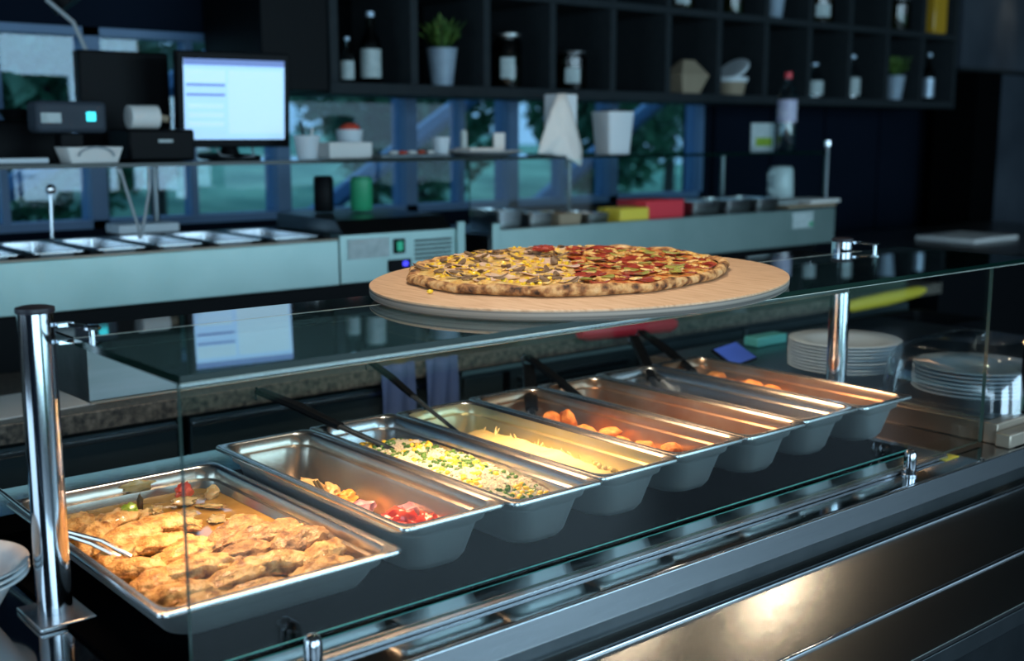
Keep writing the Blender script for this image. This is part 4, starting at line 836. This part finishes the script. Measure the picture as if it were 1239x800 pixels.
pc = thing('menu_card', 'pale menu card with a green picture beside the tall bottle', 'card', (3.52, 1.96, ZS)); MB().box(-.075, .075, -.004, .004, .0005, .115).build('card', 'label', pc, bevel=.001); MB().box(-.05, .06, -.006, -.0045, .02, .055).build('picture', 'greenpep', pc, smooth=False)
kt = thing('white_kettle', 'white kettle standing on the counter under the shelf end', 'kettle', (3.60, 1.92, .2365+.0005)); MB().lathe([(.052, 0), (.056, .006), (.052, .125), (.045, .140), (.01, .145)], seg=24).build('body', 'white', kt); MB().tube([(-.05, 0, .03), (-.080, 0, .05), (-.078, 0, .11), (-.048, 0, .125)], .007, 8).build('handle', 'white', kt)
cn = thing('green_can', 'green drinks can standing behind the control box', 'can', (1.50, 1.90, .282)); MB().lathe([(.030, .0), (.034, .005), (.034, .095), (.028, .102)], seg=24).build('can', 'green', cn); MB().lathe([(.028, .1022), (.030, .1045), (.02, .104)], seg=20).build('lid', 'chrome', cn)
bc = thing('black_canister', 'black canister left of the green can', 'canister', (1.385, 1.93, .282)); MB().lathe([(.028, .0), (.030, .003), (.030, .10), (.024, .108)], seg=20).build('canister', 'black', bc)
sc_ = thing('scoop', 'steel scoop standing at the left end behind the topping pans', 'scoop', (.60, 2.02, .24)); MB().tube([(0,0,0), (.004, 0, .12)], .005, 8).build('handle', 'steel', sc_); MB().lump((.004, 0, .13), .014, .01, .014, sub=2).build('knob', 'chrome', sc_)
tag(box('white_dish_tray', 'foam', .80, .98, 2.06, 2.16, .236, .262, bevel=.004), 'white tray standing behind the topping pans under the monitor', 'tray')

# ================================================================== WALL CUBBY SHELVES
cb = thing('cubby_shelf', 'dark grey wall shelf unit of open square compartments', 'shelf', (3.6, 2.45, .66))
PIT, CX0, NC = .3283, 1.665, 12
ZR = [.6725, 1.030, 1.395]
for q, z in enumerate(ZR): box('shelf_board', 'shelfwood', CX0-.018, CX0+NC*PIT+.018, 2.30, 2.68, z-.020 if q else z-.024, z+.014 if q == 0 else z+.010, cb, .002)
for r_ in range(2):
    for i in range(NC+1): box('divider', 'shelfwood', CX0+i*PIT-.016, CX0+i*PIT+.016, 2.30, 2.68, ZR[r_]+(.0145 if r_ == 0 else .0105), ZR[r_+1]-.0205, cb, .002)
box('back_panel', 'black_matte', CX0-.018, CX0+NC*PIT+.018, 2.6805, 2.70, .655, 1.40, cb, 0)
tag(box('tall_cabinet', 'black', 1.40, 1.645, 2.31, 2.72, .655, 1.90, bevel=.003), 'tall black wall cabinet left of the cubby shelves', 'cabinet')
hd = thing('extractor_hood', 'blue-grey hood box right of the cubby shelves', 'hood', (6.3, 2.4, .87)); box('casing', 'bluegrey', 5.64, 7.4, 2.28, 2.72, .872, 1.90, hd, .004); box('lower_trim', 'shelfwood', 5.64, 7.4, 2.275, 2.72, .855, .8715, hd, .002)
Z1, Z2 = ZR[0]+.0145, ZR[1]+.0105; YI = 2.37
def arc_highlight(r, z0, z1, a0, a1, parent, m='label', n=8):
    P = [[((r+d)*math.cos(math.radians(a0+(a1-a0)*k/n)), (r+d)*math.sin(math.radians(a0+(a1-a0)*k/n)), z) for k in range(n+1)] for z, d in ((z0, 0), (z1, 0), (z1, .001), (z0, .001))]
    return MB().rings(P, False, False, loop=False).build('label', m, parent)  # on the jars this pale arc is a painted highlight patch
def jar(x, r, h, label, z=Z1, fillh=.6, m='jarfill', lid='pan_steel', group='jars on the cubby shelves', lab=True):
    t = thing('glass_jar', label, 'jar', (x, YI, z), group=group)
    MB().lathe([(r*.92, .0005), (r*.96, .006), (r*.96, h*.78), (r*.80, h*.84), (r*.80, h*.88)], seg=24).build('jar', 'darkbottle', t)
    MB().lathe([(r*.82, .004), (r*.88, .008), (r*.88, h*fillh)], seg=20).build('contents', m, t)
    MB().lathe([(r*.84, h*.87), (r*1.05, h*.89), (r*1.08, h*.93), (r*.9, h*.96), (r*.3, h)], seg=24).build('lid', lid, t)
    if lab: arc_highlight(r*.975, h*.16, h*.52, 205, 262, t)
def bottle(x, r, h, label, z=Z1, m='darkbottle', lab='label', group='bottles on the cubby shelves', name='bottle'):
    t = thing(name, label, 'bottle', (x, YI, z), group=group)
    MB().lathe([(r*.9, .0005), (r, .005), (r, h*.55), (r*.85, h*.62), (r*.4, h*.75), (r*.36, h*.95)], seg=20).build('bottle', m, t); MB().lathe([(r*.42, h*.93), (r*.42, h)], seg=14).build('cap', 'zinc', t)
    if lab: MB().lathe([(r*1.01, h*.08), (r*1.01, h*.48)], seg=20, cap0=False, cap1=False).build('label', lab, t)
def plant(x, r, h, top, label, z=Z1):
    t = thing('potted_plant', label, 'plant', (x, YI, z), group='potted plants on the cubby shelves')
    MB().lathe([(r*.70, .0005), (r*.72, .003), (r, h-.004), (r*1.05, h), (r*.92, h), (r*.9, h-.012)], seg=24).build('pot', 'zinc', t)
    b = MB(); r_ = random.Random(int(x*100))
    for k in range(60):
        a = r_.uniform(0, 6.28); q = r_.uniform(.1, 1); d = Vector((math.cos(a)*q, math.sin(a)*q*.8, 0)); base = Vector((d.x*r*.5, d.y*r*.5, h-.01)); e = base + Vector((d.x*r*1.5, d.y*r*1.5, (top-h)*r_.uniform(.4, 1))); sd = d.cross(Vector((0,0,1))).normalized()*.010; mid = (base+e)/2+Vector((0,0,.012))
        m2 = base.lerp(e, .75)+Vector((0,0,.012))
        b.bm.faces.new([b.bm.verts.new(base), b.bm.verts.new(mid+sd), b.bm.verts.new(m2+sd), b.bm.verts.new(e), b.bm.verts.new(m2-sd), b.bm.verts.new(mid-sd)])
    b.build('foliage', 'leaf', t, smooth=False)['kind'] = 'stuff'
bottle(1.758, .024, .155, 'short bottle with a shiny label in the leftmost cubby', m='bottleglass', name='short_bottle')
bottle(1.855, .036, .245, 'tall dark bottle with a pale label in the leftmost cubby')
plant(2.165, .056, .135, .27, 'zinc pot with a bushy green plant in the second cubby')
jar(2.475, .058, .215, 'tall dark storage jar with a steel lid in the third cubby'); jar(2.81, .064, .160, 'squat storage jar with brown contents in the fourth cubby')
def kraft_fan(x, label):
    t = thing('kraft_carton', label, 'carton', (x, YI, Z1)); b = MB(); b.rings([[(-.055,-.04,.0005), (.055,-.04,.0005), (.055,.04,.0005), (-.055,.04,.0005)], [(-.08,-.055,.08), (.10,-.055,.08), (.10,.055,.08), (-.08,.055,.08)], [(-.02,-.01,.145), (.05,-.01,.145), (.05,.01,.145), (-.02,.01,.145)]]); b.build('carton', 'kraft', t, smooth=False, bevel=.002)
kraft_fan(3.49, 'folded brown carton in the sixth cubby')
t = thing('paper_tub', 'beige paper tub with a tilted lid in the seventh cubby', 'tub', (3.80, YI, Z1)); MB().lathe([(.058, .0005), (.075, .075), (.078, .077), (.070, .077), (.055, .004)], seg=24).build('tub', 'kraft', t)
o = MB().lathe([(.076, 0), (.078, .006), (.074, .012)], seg=24).build('lid', 'foam', t); o.location = (.02, 0, .108); o.rotation_euler = (0, -.7, 0)
MB().lathe([(.0765, .058), (.079, .078)], seg=24, cap0=False, cap1=False).build('rim_band', 'foam', t)
bottle(4.43, .045, .165, 'round clear bottle in the ninth cubby', m='bottleglass'); bottle(4.745, .042, .215, 'clear oil bottle with pale label in the tenth cubby', m='bottleglass')
plant(5.13, .055, .125, .24, 'zinc pot with a yellow-green plant in the eleventh cubby'); bottle(5.46, .032, .255, 'slim dark bottle with a blue label in the last cubby', lab='zinc')
jar(3.45, .065, .13, 'jar of amber preserve in the upper row above the brown carton', Z2, .75, 'amber'); jar(3.79, .06, .12, 'jar of green preserve in the upper row above the paper tub', Z2, .7, 'jalapeno', lab=False)
cup(4.10, YI, .050, .13, 'zinc', 'zinc pot in the upper row of cubbies', 'zinc_pot', Z2, group='upper row pots')
jar(4.445, .075, .16, 'large jar half amber, half pale in the upper row', Z2, .8, 'amber'); jar(5.12, .075, .17, 'large jar of cream-coloured pasta in the upper row', Z2, .8, 'onion', lab=False)
t = thing('amber_bottle', 'square amber oil container at the right end of the upper row', 'bottle', (5.485, YI, Z2)); MB().box(-.065, .065, -.04, .04, .0005, .22).build('body', 'amber', t, bevel=.01); MB().lathe([(.02, .2205), (.02, .25)], seg=14).build('cap', 'black', t)
bottle(2.82, .03, .16, 'small pot in the upper row near the napkin box', Z2, name='small_bottle')

# ceiling spot fixtures (warm)
def fixture(x, y, z, tgt, power, label, size=62, col=(1, .80, .56), r=.05):
    t = thing('ceiling_spotlight', label, 'lamp', (x, y, z), group='warm ceiling spotlights')
    MB().lathe([(.035, .10), (.045, .09), (.05, .02), (.048, .015)], seg=20, cap1=False).build('shade', 'black', t); MB().tube([(0, 0, .1), (0, 0, 1.945-z)], .006, 8).build('rod', 'black', t); MB().lathe([(.040, .030), (.040, .034)], seg=20).build('lens', 'spotglow', t)
    spot('spotlight', (x, y, z+.005), tgt, power, col, size, .7, r)
fixture(.8, .45, 1.55, (.85, .2, 0), 54, 'ceiling spotlight above the middle of the counter', 92, (1, .86, .68))
fixture(1.90, -.10, 1.36, (.58, -.17, -.14), 2.0, 'ceiling spotlight over the customer edge, aimed at the near tray slide', 34, (1, .82, .6), r=.03)
fixture(2.55, -.16, 1.36, (.86, -.19, -.14), 4.2, 'ceiling spotlight over the customer edge, aimed at the far tray slide', 34, (1, .82, .6), r=.03)
fixture(-.15, -.95, 1.45, (.74, .12, .3), 62, 'added fill spotlight on the customer side, brightening the pizza', 30, (1, .84, .66))  # extra fixture out of view, added to brighten the pizza
fixture(2.0, 1.05, 1.45, (2.2, 1.8, .5), 9, 'ceiling spotlight above the kitchen aisle, aimed at the hanging napkin', 48, (1, .84, .66))
fixture(6.12, 2.08, 1.45, (6.10, 2.28, 1.12), 2.5, 'ceiling spotlight washing the blue-grey hood', 40)
